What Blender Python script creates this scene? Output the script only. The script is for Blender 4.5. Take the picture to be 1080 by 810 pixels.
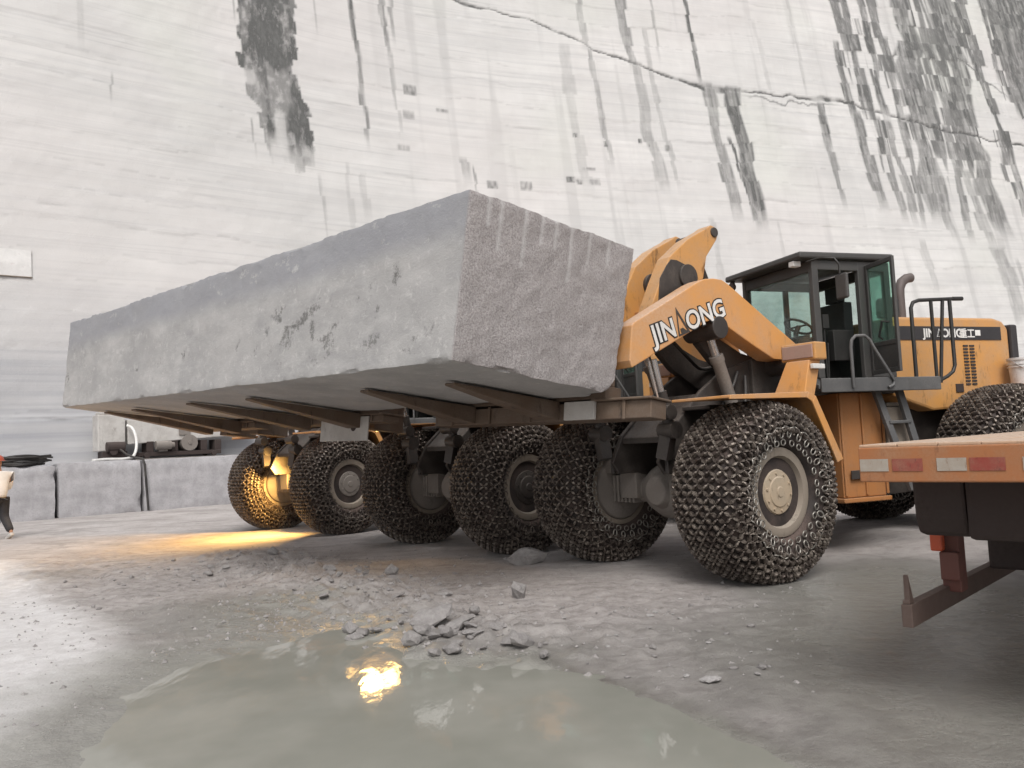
import bpy, bmesh, math, random
import numpy as np
from mathutils import Matrix, Vector, noise as mnoise

for o in list(bpy.data.objects):
    bpy.data.objects.remove(o)
S = bpy.context.scene
COL = S.collection
R = math.radians

# ------------------------------------------------------------------ camera, sky, sun, exposure
cam_d = bpy.data.cameras.new('camera')
cam = bpy.data.objects.new('camera', cam_d)
COL.objects.link(cam)
cam_d.sensor_width = 36
cam_d.lens = 850 / 1080 * 36
cam_d.clip_end = 600
cam.location = (0, 0, 1.6)
cam.rotation_euler = (Matrix.Rotation(R(90 + 4.17), 3, 'X') @ Matrix.Rotation(R(-2.6), 3, 'Z')).to_euler()
S.camera = cam

SUN_TO = Vector((0.05, -0.64, 0.77)).normalized()
wd = bpy.data.worlds.new('World')
S.world = wd
wd.use_nodes = True
wn = wd.node_tree
wn.nodes.clear()
sky = wn.nodes.new('ShaderNodeTexSky')
sky.sky_type = 'NISHITA'
sky.sun_disc = False
sky.sun_elevation = math.asin(SUN_TO.z)
sky.sun_rotation = math.atan2(SUN_TO.x, SUN_TO.y)
sky.dust_density = 4.0
sky.air_density = 0.8
hs = wn.nodes.new('ShaderNodeHueSaturation')
hs.inputs['Saturation'].default_value = 0.22
bgn = wn.nodes.new('ShaderNodeBackground')
bgn.inputs['Strength'].default_value = 0.135
out = wn.nodes.new('ShaderNodeOutputWorld')
wn.links.new(sky.outputs[0], hs.inputs['Color'])
wn.links.new(hs.outputs[0], bgn.inputs[0])
wn.links.new(bgn.outputs[0], out.inputs[0])
sun_d = bpy.data.lights.new('sun', 'SUN')
sun_d.energy = 1.5
sun_d.angle = R(28)
sun_d.color = (1.0, 0.965, 0.93)
sun = bpy.data.objects.new('sun', sun_d)
COL.objects.link(sun)
sun.rotation_euler = (-SUN_TO).to_track_quat('-Z', 'Y').to_euler()
sun.location = SUN_TO * 60
S.view_settings.view_transform = 'Standard'
S.view_settings.look = 'None'
S.view_settings.gamma = 1
S.view_settings.use_curve_mapping = False
S.view_settings.exposure = 0.07
S.render.engine = 'CYCLES'

# ------------------------------------------------------------------ helpers
rnd = random.Random(11)


def smooth(e0, e1, x):
    t = np.clip((x - e0) / (e1 - e0), 0, 1)
    return t * t * (3 - 2 * t)


def hash2(i, j, seed=0):
    n = (i.astype(np.int64) * 374761393 + j.astype(np.int64) * 668265263 + seed * 974711) & 0xffffffff
    n = ((n ^ (n >> 13)) * 1274126177) & 0xffffffff
    n = (n ^ (n >> 16)) & 0xffffffff
    return n / 4294967295.0


def vn(x, y, seed=0):
    xi = np.floor(x); yi = np.floor(y)
    fx = x - xi; fy = y - yi
    fx = fx * fx * (3 - 2 * fx); fy = fy * fy * (3 - 2 * fy)
    a = hash2(xi, yi, seed); b = hash2(xi + 1, yi, seed)
    c = hash2(xi, yi + 1, seed); d = hash2(xi + 1, yi + 1, seed)
    return (a * (1 - fx) + b * fx) * (1 - fy) + (c * (1 - fx) + d * fx) * fy


def fbm(x, y, seed=0, oct=4):
    s = 0; a = 0.5; t = 0
    for k in range(oct):
        s = s + a * vn(x * 2 ** k, y * 2 ** k, seed + k * 17); t += a; a *= 0.5
    return s / t


class MB:
    """collects shapes and links them as one mesh object"""
    def __init__(self, M=None):
        self.bm = bmesh.new()
        self.M = M or Matrix.Identity(4)

    def v(self, p):
        return self.bm.verts.new(self.M @ Vector(p))

    def face(self, vs):
        try:
            return self.bm.faces.new(vs)
        except ValueError:
            return None

    def hexa(self, c):
        """8 corners: bottom ring 0-3, top ring 4-7"""
        v = [self.v(p) for p in c]
        for f in ((3, 2, 1, 0), (4, 5, 6, 7), (0, 1, 5, 4), (1, 2, 6, 5), (2, 3, 7, 6), (3, 0, 4, 7)):
            self.face([v[i] for i in f])

    def box(self, x0, x1, y0, y1, z0, z1, rot=None, piv=None):
        c = [(x0, y0, z0), (x1, y0, z0), (x1, y1, z0), (x0, y1, z0), (x0, y0, z1), (x1, y0, z1), (x1, y1, z1), (x0, y1, z1)]
        if rot is not None:
            pv = Vector(piv) if piv else Vector(((x0 + x1) / 2, (y0 + y1) / 2, (z0 + z1) / 2))
            c = [pv + rot @ (Vector(p) - pv) for p in c]
        self.hexa(c)

    def prism(self, poly, y0, y1):
        """polygon in x,z pushed along y"""
        a = [self.v((x, y0, z)) for x, z in poly]
        b = [self.v((x, y1, z)) for x, z in poly]
        n = len(poly)
        self.face(a); self.face(list(reversed(b)))
        for i in range(n):
            self.face([a[i], b[i], b[(i + 1) % n], a[(i + 1) % n]])

    def tube(self, pts, r, seg=8, caps=True):
        pts = [Vector(p) for p in pts]
        n = len(pts)
        rs = r if isinstance(r, (list, tuple)) else [r] * n
        up = Vector((0, 0, 1))
        rings = []
        prev = None
        for i, p in enumerate(pts):
            t = (pts[min(i + 1, n - 1)] - pts[max(i - 1, 0)]).normalized()
            if prev is None:
                a = t.cross(up)
                if a.length < 1e-3:
                    a = t.cross(Vector((1, 0, 0)))
            else:
                a = prev - t * prev.dot(t)
            a.normalize(); prev = a
            b = t.cross(a)
            rings.append([self.v(p + (a * math.cos(2 * math.pi * k / seg) + b * math.sin(2 * math.pi * k / seg)) * rs[i]) for k in range(seg)])
        for i in range(n - 1):
            for k in range(seg):
                self.face([rings[i][k], rings[i][(k + 1) % seg], rings[i + 1][(k + 1) % seg], rings[i + 1][k]])
        if caps:
            self.face(list(reversed(rings[0]))); self.face(rings[-1])

    def bar(self, p0, p1, w, h):
        """square bar between two points"""
        p0 = Vector(p0); p1 = Vector(p1)
        t = (p1 - p0).normalized()
        a = t.cross(Vector((0, 0, 1)))
        if a.length < 1e-3:
            a = t.cross(Vector((0, 1, 0)))
        a.normalize(); b = t.cross(a)
        c = []
        for p in (p0, p1):
            for sa, sb in ((-1, -1), (1, -1), (1, 1), (-1, 1)):
                c.append(p + a * sa * w / 2 + b * sb * h / 2)
        self.hexa(c)

    def lathe(self, prof, o=(0, 0, 0), axis='Y', seg=32):
        """prof: (radius, along-axis) pairs"""
        rings = []
        o = Vector(o)
        for r, t in prof:
            ring = []
            for k in range(seg):
                a = 2 * math.pi * k / seg
                c, s = math.cos(a) * r, math.sin(a) * r
                p = {'Y': (s, t, c), 'Z': (c, s, t), 'X': (t, c, s)}[axis]
                ring.append(self.v(o + Vector(p)))
            rings.append(ring)
        for i in range(len(prof) - 1):
            for k in range(seg):
                self.face([rings[i][k], rings[i][(k + 1) % seg], rings[i + 1][(k + 1) % seg], rings[i + 1][k]])
        for ring, rev in ((rings[0], True), (rings[-1], False)):
            self.face(list(reversed(ring)) if rev else ring)

    def mesh(self, name):
        bmesh.ops.recalc_face_normals(self.bm, faces=self.bm.faces)
        me = bpy.data.meshes.new(name)
        self.bm.to_mesh(me); self.bm.free()
        return me

    def build(self, name, m, parent=None, bevel=0.0, smooth_deg=None, label=None):
        me = self.mesh(name)
        me.materials.append(m)
        return link(name, me, parent, bevel, smooth_deg, label)


def link(name, me, parent=None, bevel=0.0, smooth_deg=None, label=None):
    o = bpy.data.objects.new(name, me)
    COL.objects.link(o)
    o.parent = parent
    if smooth_deg is not None:
        me.shade_smooth()
        me.set_sharp_from_angle(angle=R(smooth_deg))
    if bevel:
        b = o.modifiers.new('bevel', 'BEVEL')
        b.width = bevel; b.segments = 2; b.limit_method = 'ANGLE'; b.angle_limit = R(40)
    if label:
        o['label'] = label
    return o


def tag(o, label, cat, group=None):
    o['label'] = label; o['category'] = cat
    if group:
        o['group'] = group
    return o


def empty(name, label, cat, M=None, group=None):
    o = bpy.data.objects.new(name, None)
    COL.objects.link(o)
    o.empty_display_size = 0.2
    if M is not None:
        o.matrix_world = M
    return tag(o, label, cat, group)


def structure(o):
    o['kind'] = 'structure'
    return o


def copy_tree(o, parent=None):
    c = o.copy()
    COL.objects.link(c)
    c.parent = parent
    for ch in list(o.children):
        copy_tree(ch, c)
    return c


def grid_mesh(name, P, attrs, m):
    """P: (n,m,3) array -> mesh with float point attributes"""
    n, k = P.shape[:2]
    me = bpy.data.meshes.new(name)
    me.vertices.add(n * k)
    me.vertices.foreach_set('co', P.reshape(-1).astype(np.float32))
    idx = np.arange(n * k).reshape(n, k)
    q = np.stack([idx[:-1, :-1], idx[1:, :-1], idx[1:, 1:], idx[:-1, 1:]], -1).reshape(-1, 4)
    me.loops.add(q.size)
    me.loops.foreach_set('vertex_index', q.reshape(-1).astype(np.int32))
    me.polygons.add(len(q))
    me.polygons.foreach_set('loop_start', (np.arange(len(q)) * 4).astype(np.int32))
    me.polygons.foreach_set('use_smooth', np.ones(len(q), dtype=bool))
    me.update(calc_edges=True)
    for an, av in attrs.items():
        a = me.attributes.new(an, 'FLOAT', 'POINT')
        a.data.foreach_set('value', av.reshape(-1).astype(np.float32))
    me.materials.append(m)
    me.validate()
    return me


# ------------------------------------------------------------------ materials
class NT:
    def __init__(self, name):
        self.m = bpy.data.materials.new(name)
        self.m.use_nodes = True
        self.t = self.m.node_tree
        self.b = self.t.nodes['Principled BSDF']

    def n(self, t, **kw):
        x = self.t.nodes.new(t)
        for k, v in kw.items():
            setattr(x, k, v)
        return x

    def set(self, sock, v):
        if hasattr(v, 'is_output') or hasattr(v, 'links'):
            self.t.links.new(v, sock)
        else:
            if isinstance(v, (tuple, list)) and len(v) == 3 and sock.type == 'RGBA':
                v = (*v, 1)
            sock.default_value = v

    def coord(self, scale=(1, 1, 1)):
        c = self.n('ShaderNodeTexCoord')
        mp = self.n('ShaderNodeMapping')
        mp.inputs['Scale'].default_value = scale
        self.t.links.new(c.outputs['Object'], mp.inputs[0])
        return mp.outputs[0]

    def noise(self, scale, detail=5, rough=0.6, vec=None, dist=0.0):
        x = self.n('ShaderNodeTexNoise')
        x.inputs['Scale'].default_value = scale
        x.inputs['Detail'].default_value = detail
        x.inputs['Roughness'].default_value = rough
        x.inputs['Distortion'].default_value = dist
        self.t.links.new(vec if vec is not None else self.coord(), x.inputs['Vector'])
        return x.outputs['Fac']

    def ramp(self, fac, lo, hi, a=0.0, b=1.0):
        x = self.n('ShaderNodeMapRange')
        x.interpolation_type = 'SMOOTHSTEP'
        self.set(x.inputs['Value'], fac)
        x.inputs['From Min'].default_value = lo
        x.inputs['From Max'].default_value = hi
        x.inputs['To Min'].default_value = a
        x.inputs['To Max'].default_value = b
        return x.outputs[0]

    def mix(self, fac, a, b, mode='MIX'):
        x = self.n('ShaderNodeMix')
        x.data_type = 'RGBA'; x.blend_type = mode
        self.set(x.inputs[0], fac)
        self.set(x.inputs[6], a)
        self.set(x.inputs[7], b)
        return x.outputs[2]

    def math(self, op, a, b=0.0, clamp=False):
        x = self.n('ShaderNodeMath')
        x.operation = op; x.use_clamp = clamp
        self.set(x.inputs[0], a); self.set(x.inputs[1], b)
        return x.outputs[0]

    def attr(self, name):
        x = self.n('ShaderNodeAttribute')
        x.attribute_name = name
        return x.outputs['Fac']

    def up(self):
        g = self.n('ShaderNodeNewGeometry')
        s = self.n('ShaderNodeSeparateXYZ')
        self.t.links.new(g.outputs['Normal'], s.inputs[0])
        return s.outputs[2]

    def bump(self, h, strength=0.3, dist=0.02):
        x = self.n('ShaderNodeBump')
        x.inputs['Strength'].default_value = strength
        x.inputs['Distance'].default_value = dist
        self.t.links.new(h, x.inputs['Height'])
        self.t.links.new(x.outputs[0], self.b.inputs['Normal'])

    def col(self, c):
        self.set(self.b.inputs['Base Color'], c)

    def rough(self, r):
        self.set(self.b.inputs['Roughness'], r)


def paint(name, base, dust=(0.36, 0.32, 0.28), grime=(0.045, 0.035, 0.03), rough=0.5, dusty=0.35, dirty=0.5, metal=0.0, sc=1.0):
    k = NT(name)
    n1 = k.noise(2.2 * sc, 6, 0.65)
    n2 = k.noise(7 * sc, 6, 0.7, k.coord((1, 1, 0.35)))
    n3 = k.noise(38 * sc, 4, 0.6)
    c = k.mix(k.ramp(n1, 0.35, 0.7, 0.0, 1.0), base, tuple(v * 0.8 for v in base))
    d = k.math('ADD', k.ramp(n1, 0.3, 0.75, 0.0, dusty), k.ramp(k.up(), 0.25, 0.95, 0.0, dusty * 1.2), True)
    c = k.mix(k.math('MULTIPLY', d, k.ramp(n3, 0.25, 0.7, 0.45, 1.0)), c, dust)
    c = k.mix(k.ramp(n2, 0.56, 0.74, 0.0, dirty), c, grime)
    c = k.mix(k.ramp(n3, 0.66, 0.72, 0.0, dirty * 0.7), c, tuple(v * 0.35 for v in base))
    k.col(c)
    k.b.inputs['Metallic'].default_value = metal
    k.rough(k.ramp(n1, 0.3, 0.7, rough - 0.08, rough + 0.25))
    k.bump(n3, 0.12, 0.006)
    return k.m


M = {}
M['orange'] = paint('orange paint', (0.60, 0.295, 0.085), dust=(0.58, 0.44, 0.33), rough=0.45, dusty=0.42, dirty=0.75)
M['orange_clean'] = paint('boom orange paint', (0.66, 0.315, 0.095), dust=(0.66, 0.49, 0.38), rough=0.42, dusty=0.45, dirty=0.4)
M['orange_rust'] = paint('weathered orange panel', (0.42, 0.17, 0.05), dust=(0.40, 0.28, 0.18), rough=0.6, dusty=0.35, dirty=0.55, sc=0.8)
M['oily'] = paint('greasy dark iron', (0.036, 0.03, 0.027), dust=(0.17, 0.145, 0.125), grime=(0.012, 0.01, 0.01), rough=0.45, dusty=0.42, dirty=0.7)
M['dustmetal'] = paint('dust coated iron', (0.20, 0.175, 0.155), dust=(0.33, 0.30, 0.27), rough=0.7, dusty=0.6, dirty=0.5)
M['darkgrey'] = paint('dark grey cab paint', (0.062, 0.06, 0.058), dust=(0.20, 0.18, 0.165), rough=0.45, dusty=0.22, dirty=0.2)
M['black'] = paint('black plastic', (0.02, 0.019, 0.018), dust=(0.12, 0.11, 0.10), rough=0.5, dusty=0.2, dirty=0.1)
M['hubpale'] = paint('dusty pale hub', (0.46, 0.36, 0.25), dust=(0.50, 0.43, 0.34), rough=0.75, dusty=0.5, dirty=0.45, sc=2.5)
M['rim'] = paint('dusty rim', (0.27, 0.225, 0.18), dust=(0.40, 0.35, 0.29), rough=0.75, dusty=0.5, dirty=0.6, sc=2)
M['rubber'] = paint('muddy rubber', (0.024, 0.019, 0.017), dust=(0.15, 0.108, 0.092), grime=(0.012, 0.01, 0.01), rough=0.75, dusty=0.62, dirty=0.4, sc=2)
M['chrome'] = paint('chrome rod', (0.55, 0.53, 0.52), dust=(0.3, 0.27, 0.25), rough=0.22, dusty=0.25, dirty=0.25, metal=0.9)
M['hose'] = paint('rubber hose', (0.016, 0.015, 0.015), rough=0.5, dusty=0.15, dirty=0.1)
M['worn'] = paint('worn brown fork steel', (0.125, 0.083, 0.055), dust=(0.28, 0.23, 0.19), grime=(0.03, 0.022, 0.018), rough=0.6, dusty=0.5, dirty=0.8, sc=1.4)
M['whitepaint'] = paint('dirty white paint', (0.55, 0.53, 0.50), dust=(0.40, 0.36, 0.33), grime=(0.16, 0.12, 0.10), rough=0.6, dusty=0.4, dirty=0.6)
M['greydeck'] = paint('grey step plate', (0.085, 0.085, 0.085), dust=(0.30, 0.29, 0.28), rough=0.5, dusty=0.4, dirty=0.3)
M['exhaust'] = paint('heat stained exhaust steel', (0.13, 0.105, 0.10), rough=0.55, dusty=0.2, dirty=0.4, metal=0.3)
M['deckwood'] = paint('sun bleached trailer deck', (0.56, 0.36, 0.23), dust=(0.56, 0.45, 0.36), grime=(0.2, 0.12, 0.07), rough=0.7, dusty=0.5, dirty=0.3)
M['trailer'] = paint('faded trailer orange', (0.37, 0.135, 0.045), dust=(0.42, 0.27, 0.17), grime=(0.14, 0.06, 0.03), rough=0.6, dusty=0.55, dirty=0.9, sc=2)
M['chassis'] = paint('dark brown chassis', (0.04, 0.026, 0.023), dust=(0.13, 0.105, 0.095), rough=0.7, dusty=0.35, dirty=0.4)
M['rustpost'] = paint('red brown post', (0.15, 0.055, 0.042), dust=(0.22, 0.14, 0.12), rough=0.6, dusty=0.35, dirty=0.5)
M['bar'] = paint('dull brown underrun bar', (0.115, 0.075, 0.062), dust=(0.25, 0.20, 0.17), rough=0.6, dusty=0.35, dirty=0.4)
M['tape_white'] = paint('worn white reflective tape', (0.40, 0.36, 0.31), dust=(0.38, 0.30, 0.23), grime=(0.20, 0.11, 0.06), rough=0.4, dusty=0.8, dirty=1.0, sc=5)
M['tape_red'] = paint('worn red reflective tape', (0.27, 0.05, 0.035), dust=(0.38, 0.2, 0.13), rough=0.4, dusty=0.55, dirty=0.8, sc=5)
M['redlamp'] = paint('orange red plastic', (0.62, 0.10, 0.035), dust=(0.5, 0.25, 0.18), rough=0.35, dusty=0.15, dirty=0.2)
M['lens'] = paint('dusty pink lens', (0.42, 0.27, 0.22), dust=(0.5, 0.42, 0.36), rough=0.25, dusty=0.3, dirty=0.3)
M['letter'] = paint('white lettering', (0.80, 0.79, 0.76), dust=(0.6, 0.55, 0.5), rough=0.45, dusty=0.15, dirty=0.1)
M['outline'] = paint('black lettering edge', (0.012, 0.011, 0.011), rough=0.45, dusty=0.05, dirty=0.05)
M['band'] = paint('charcoal hood band', (0.03, 0.028, 0.03), dust=(0.14, 0.12, 0.12), rough=0.45, dusty=0.2, dirty=0.15)
M['skin'] = paint('skin', (0.36, 0.19, 0.12), rough=0.55, dusty=0.05, dirty=0.05)
M['shirt'] = paint('white cotton shirt', (0.75, 0.73, 0.70), dust=(0.6, 0.57, 0.53), rough=0.9, dusty=0.15, dirty=0.05)
M['trousers'] = paint('dark trousers', (0.022, 0.022, 0.026), rough=0.9, dusty=0.1, dirty=0.05)
M['helmet'] = paint('red helmet', (0.42, 0.08, 0.045), rough=0.35, dusty=0.1, dirty=0.05)
M['bucket'] = paint('white plastic bucket', (0.72, 0.70, 0.69), dust=(0.5, 0.46, 0.43), grime=(0.3, 0.15, 0.13), rough=0.45, dusty=0.25, dirty=0.35, sc=3)

k = NT('chain steel')
n1 = k.noise(9, 4, 0.6)
n2 = k.noise(60, 3, 0.6)
c = k.mix(k.ramp(n1, 0.35, 0.65), (0.095, 0.076, 0.066), (0.30, 0.26, 0.222))
k.col(k.mix(k.ramp(n2, 0.45, 0.68), c, (0.05, 0.036, 0.031)))
k.b.inputs['Metallic'].default_value = 0.6
k.rough(k.ramp(n1, 0.3, 0.7, 0.36, 0.58))
M['chain'] = k.m
k = NT('polished side chain steel')
n1 = k.noise(14, 4, 0.6)
k.col(k.mix(k.ramp(n1, 0.4, 0.7), (0.42, 0.40, 0.36), (0.20, 0.17, 0.15)))
k.b.inputs['Metallic'].default_value = 0.7
k.rough(0.42)
M['sidechain'] = k.m


def glass(name, tint, fac=0.12):
    k = NT(name)
    t = k.t
    tr = k.n('ShaderNodeBsdfTransparent'); tr.inputs[0].default_value = (*tint, 1)
    gl = k.n('ShaderNodeBsdfGlossy'); gl.inputs[1].default_value = 0.05
    df = k.n('ShaderNodeBsdfDiffuse'); df.inputs[0].default_value = (0.35, 0.36, 0.34, 1)
    lw = k.n('ShaderNodeLayerWeight'); lw.inputs[0].default_value = .5
    fr = k.math('ADD', k.math('MULTIPLY', k.math('POWER', lw.outputs['Facing'], 4.0), .45), .045)
    m1 = k.n('ShaderNodeMixShader'); m2 = k.n('ShaderNodeMixShader')
    t.links.new(fr, m1.inputs[0])
    t.links.new(tr.outputs[0], m1.inputs[1]); t.links.new(gl.outputs[0], m1.inputs[2])
    t.links.new(k.ramp(k.noise(3, 5, 0.6), 0.3, 0.75, fac * 0.4, fac), m2.inputs[0])
    t.links.new(m1.outputs[0], m2.inputs[1]); t.links.new(df.outputs[0], m2.inputs[2])
    t.links.new(m2.outputs[0], t.nodes['Material Output'].inputs[0])
    return k.m


M['glass'] = glass('dusty cab glass', (0.84, 0.93, 0.91), .16)
M['doorglass'] = glass('green tinted door glass', (0.66, 0.86, 0.78), 0.2)

k = NT('lit lamp')
k.b.inputs['Emission Color'].default_value = (1.0, 0.55, 0.17, 1)
k.b.inputs['Emission Strength'].default_value = 5.5
k.col((0.9, 0.8, 0.6))
M["lit"] = k.m


def stone(name, base, spots, sc=1.0, rough=0.85, bump=0.5):
    k = NT(name)
    a = k.noise(3 * sc, 6, 0.6)
    b = k.noise(26 * sc, 5, 0.65)
    c_ = k.noise(120 * sc, 3, 0.6)
    c = k.mix(k.ramp(a, 0.3, 0.7), tuple(v * 0.82 for v in base), tuple(min(v * 1.15, 1) for v in base))
    c = k.mix(k.ramp(b, 0.45, 0.75, 0, 0.6), c, spots)
    c = k.mix(k.ramp(c_, 0.5, 0.7, 0, 0.3), c, tuple(v * 0.6 for v in base))
    k.col(c)
    k.rough(rough)
    k.bump(k.math('ADD', b, k.math('MULTIPLY', c_, 0.4)), bump, 0.02)
    return k.m


M['rowstone'] = stone('sawn grey granite', (0.41, 0.40, 0.41), (0.28, 0.27, 0.28), 0.8, 0.8, 0.25)
M['chip'] = stone('grey stone chip', (0.345, 0.325, 0.315), (0.25, 0.23, 0.22), 2, 0.8, 0.6)
M['palechip'] = stone('pale stone chip', (0.48, 0.46, 0.45), (0.4, 0.38, 0.36), 2, 0.8, 0.6)
#MARK_STRUCT

# ------------------------------------------------------------------ ground and puddles
PUD = np.array([(-1.9, 2.2), (-2.44, 3.83), (-2.3, 4.4), (-2.44, 4.93), (-2.75, 5.7), (-2.62, 6.4), (-2.3, 6.75), (-1.9, 7.1), (-1.48, 7.55), (-1.13, 6.95),
                (-0.91, 6.34), (-0.58, 6.07), (-0.09, 6.05), (0.42, 5.5), (0.81, 4.92), (1.1, 4.34), (1.45, 3.6), (1.9, 2.2)])
PUD2 = np.array([(1.9, 4.2), (2.2, 6.2), (2.6, 7.5), (3.3, 8.9), (4.0, 9.1), (4.6, 7.6), (4.9, 5.6), (3.4, 3.8)])


def sdist(poly, x, y):
    """signed distance to polygon, negative inside"""
    d = np.full(x.shape, 1e9)
    ins = np.zeros(x.shape, bool)
    n = len(poly)
    for i in range(n):
        a = poly[i]; b = poly[(i + 1) % n]
        ab = b - a
        t = np.clip(((x - a[0]) * ab[0] + (y - a[1]) * ab[1]) / (ab @ ab), 0, 1)
        d = np.minimum(d, np.hypot(x - a[0] - ab[0] * t, y - a[1] - ab[1] * t))
        c = ((a[1] > y) != (b[1] > y))
        with np.errstate(divide='ignore', invalid='ignore'):
            xi = (b[0] - a[0]) * (y - a[1]) / (b[1] - a[1]) + a[0]
        ins ^= c & (x < xi)
    return np.where(ins, -d, d)


def seg_d(x, y, pts):
    d = np.full(np.shape(x), 1e9)
    for a, b in zip(pts[:-1], pts[1:]):
        a = np.array(a); b = np.array(b); ab = b - a
        t = np.clip(((x - a[0]) * ab[0] + (y - a[1]) * ab[1]) / (ab @ ab), 0, 1)
        d = np.minimum(d, np.hypot(x - a[0] - ab[0] * t, y - a[1] - ab[1] * t))
    return d


RUBBLE = [(-4.4, 13.0), (-3.3, 11.4), (-2.1, 9.6), (-1.2, 7.9), (-0.6, 6.75), (-0.1, 6.5)]
WHEELS = [(2.62, 8.9), (1.18, 10.95), (-.02, 12.0), (-1.66, 13.9), (-3.45, 15.9), (-5.2, 17.6)]


def ground_h(x, y):
    x = np.asarray(x, float); y = np.asarray(y, float)
    far = smooth(60, 25, np.hypot(x, y))
    wob = (fbm(x * 1.7, y * 1.7, 31) - .5) * .5 + (fbm(x * 6, y * 6, 32) - .5) * .22
    h = (fbm(x * .5, y * .5, 1) - .5) * .05 * far + (fbm(x * 2.6, y * 2.6, 2, 5) - .5) * .035 * far
    rb = smooth(1.0, .1, seg_d(x, y, RUBBLE) + wob * 1.4)
    mud = smooth(3.2, .3, seg_d(x, y, [(-7, 12.3), (-4, 10.5), (-2.0, 8.6), (1.5, 7.2)]) + wob * 2)
    cl = fbm(x * 7, y * 7, 5, 4)
    h = h + mud * (smooth(.50, .72, cl) * .022 + smooth(.5, .75, fbm(x * 15, y * 15, 6)) * .012)
    h = h + rb * (.02 + smooth(.42, .75, cl) * .05)
    # tyre ruts
    rut = np.sin((x * .82 + y * .57) * 5.2 + fbm(x * .8, y * .8, 9) * 5)
    h = h + mud * (rut * .012)
    s = np.minimum(sdist(PUD, x, y) + wob * .35, 5)
    h = np.where(s < .9, h * (0.55 + .45 * smooth(.0, .9, s)), h) - .07 * smooth(.55, -.55, s)
    s2 = sdist(PUD2, x, y) + wob * .5
    h = np.where(s2 < .8, h * (0.2 + .8 * smooth(-.1, .8, s2)), h) - .008 * smooth(.25, -.3, s2)
    # rise of the floor below the rear axle of the first loader
    h = h + .15 * smooth(2.6, 1.2, np.hypot(x - 6.3, y - 11.9))
    for wx, wy in WHEELS:
        h = h * smooth(.45, 1.3, np.hypot(x - wx, y - wy))
    return h


def axis_pts(spec):
    a = [spec[0][0]]
    for lo, hi, st in spec:
        n = max(1, int(round((hi - lo) / st)))
        a += list(lo + (hi - lo) * (np.arange(n) + 1) / n)
    return np.array(a)


gx = axis_pts([(-160, -40, 6), (-40, -16, .6), (-16, -8, .12), (-8, 6, .04), (6, 12, .12), (12, 45, .6), (45, 160, 6)])
gy = axis_pts([(-160, -10, 6), (-10, 2, .5), (2, 10, .035), (10, 18, .07), (18, 30, .2), (30, 60, 1), (60, 160, 6)])
GX, GY = np.meshgrid(gx, gy, indexing='ij')
GH = ground_h(GX, GY)
s1 = sdist(PUD, GX, GY); s2 = sdist(PUD2, GX, GY)
wobg = (fbm(GX * 1.1, GY * 1.1, 41) - .5) * 1.6
wet = np.clip(smooth(1.5, .0, s1 + wobg * .6) + smooth(1.6, .1, s2 + wobg), 0, 1)
wet = np.maximum(wet, smooth(2.0, .4, seg_d(GX, GY, [(-3.1, 8.4), (-2.3, 7.4), (-2.6, 5.5), (-2.9, 3.5)]) + wobg))
wet = np.maximum(wet, .55 * smooth(.56, .68, fbm(GX * .45, GY * .8, 43, 5)) * smooth(30, 14, GY))
wet = np.maximum(wet, .75 * smooth(1.6, .3, seg_d(GX, GY, [(1.0, 5.0), (1.9, 6.6), (3.2, 8.2)]) + wobg))
mudm = smooth(3.4, .6, seg_d(GX, GY, [(-7, 12.3), (-4, 10.5), (-2.0, 8.6), (1.5, 7.2)]) + wobg * 1.2)
mudm = np.maximum(mudm, .85 * smooth(4.2, 1.5, seg_d(GX, GY, [(-1.8, 5.5), (.5, 6.5), (3.5, 6.0), (4, 8.0)]) + wobg))
shore = np.clip(np.maximum(smooth(.42 + .45 * smooth(-.8, -2., GX), -.02, s1 + wobg * .28 + (fbm(GX * 5, GY * 5, 45) - .5) * .35), .85 * smooth(.9, -.5, s2 + wobg * .6)), 0, 1)
film = smooth(1.2, -.1, seg_d(GX, GY, [(-2.6, 8.4), (-2.45, 7.2), (-2.85, 6.2), (-2.75, 5.0), (-2.6, 3.6)]) + wobg * .8 + (fbm(GX * 3, GY * 3, 46) - .5) * .8)
shore = np.maximum(shore, .8 * film)
sw = s1 + wobg * .16
edge = np.exp(-((sw - .16) / .085) ** 2) * smooth(-.6, .3, GX) + .6 * np.exp(-((s2 - .1 + wobg * .5) / .16) ** 2)
edge = edge * (.4 + .6 * vn(GX * 2, GY * 2, 48))
pale = smooth(1.25, .55, seg_d(GX, GY, [(-3.9, 4.6), (-4.05, 6.0), (-4.7, 7.4), (-6.4, 9.5), (-9.0, 13)]) + wobg * .5)
wet = wet * (1 - pale)

k = NT('quarry floor')
wet_a = k.attr('wet'); mud_a = k.attr('mud'); pal_a = k.attr('pale')
a = k.noise(.8, 6, .65)
b = k.noise(6, 6, .7)
f = k.noise(45, 5, .7)
st = k.noise(2.2, 5, .7, k.coord((.45, 1.7, 1)))
dry = k.mix(k.ramp(a, .3, .7), (0.40, 0.367, 0.352), (0.53, 0.497, 0.482))
dry = k.mix(k.ramp(st, .46, .68, 0, .75), dry, (0.33, 0.295, 0.275))
pt_ = k.noise(.55, 7, .72, k.coord((.7, 1.5, 1)), .6)
dry = k.mix(k.ramp(pt_, .52, .64, 0, .6), dry, (0.27, 0.245, 0.23))
dry = k.mix(k.ramp(k.noise(1.6, 6, .75, k.coord((.5, 1.3, 1)), .8), .56, .66, 0, .7), dry, (0.58, 0.56, 0.55))
dry = k.mix(k.ramp(b, .52, .68, 0, .55), dry, (0.24, 0.215, 0.20))
dry = k.mix(k.ramp(f, .58, .72, 0, .3), dry, (0.20, 0.185, 0.175))
mudc = k.mix(k.ramp(b, .35, .65), (0.375, 0.345, 0.33), (0.25, 0.228, 0.216))
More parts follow.
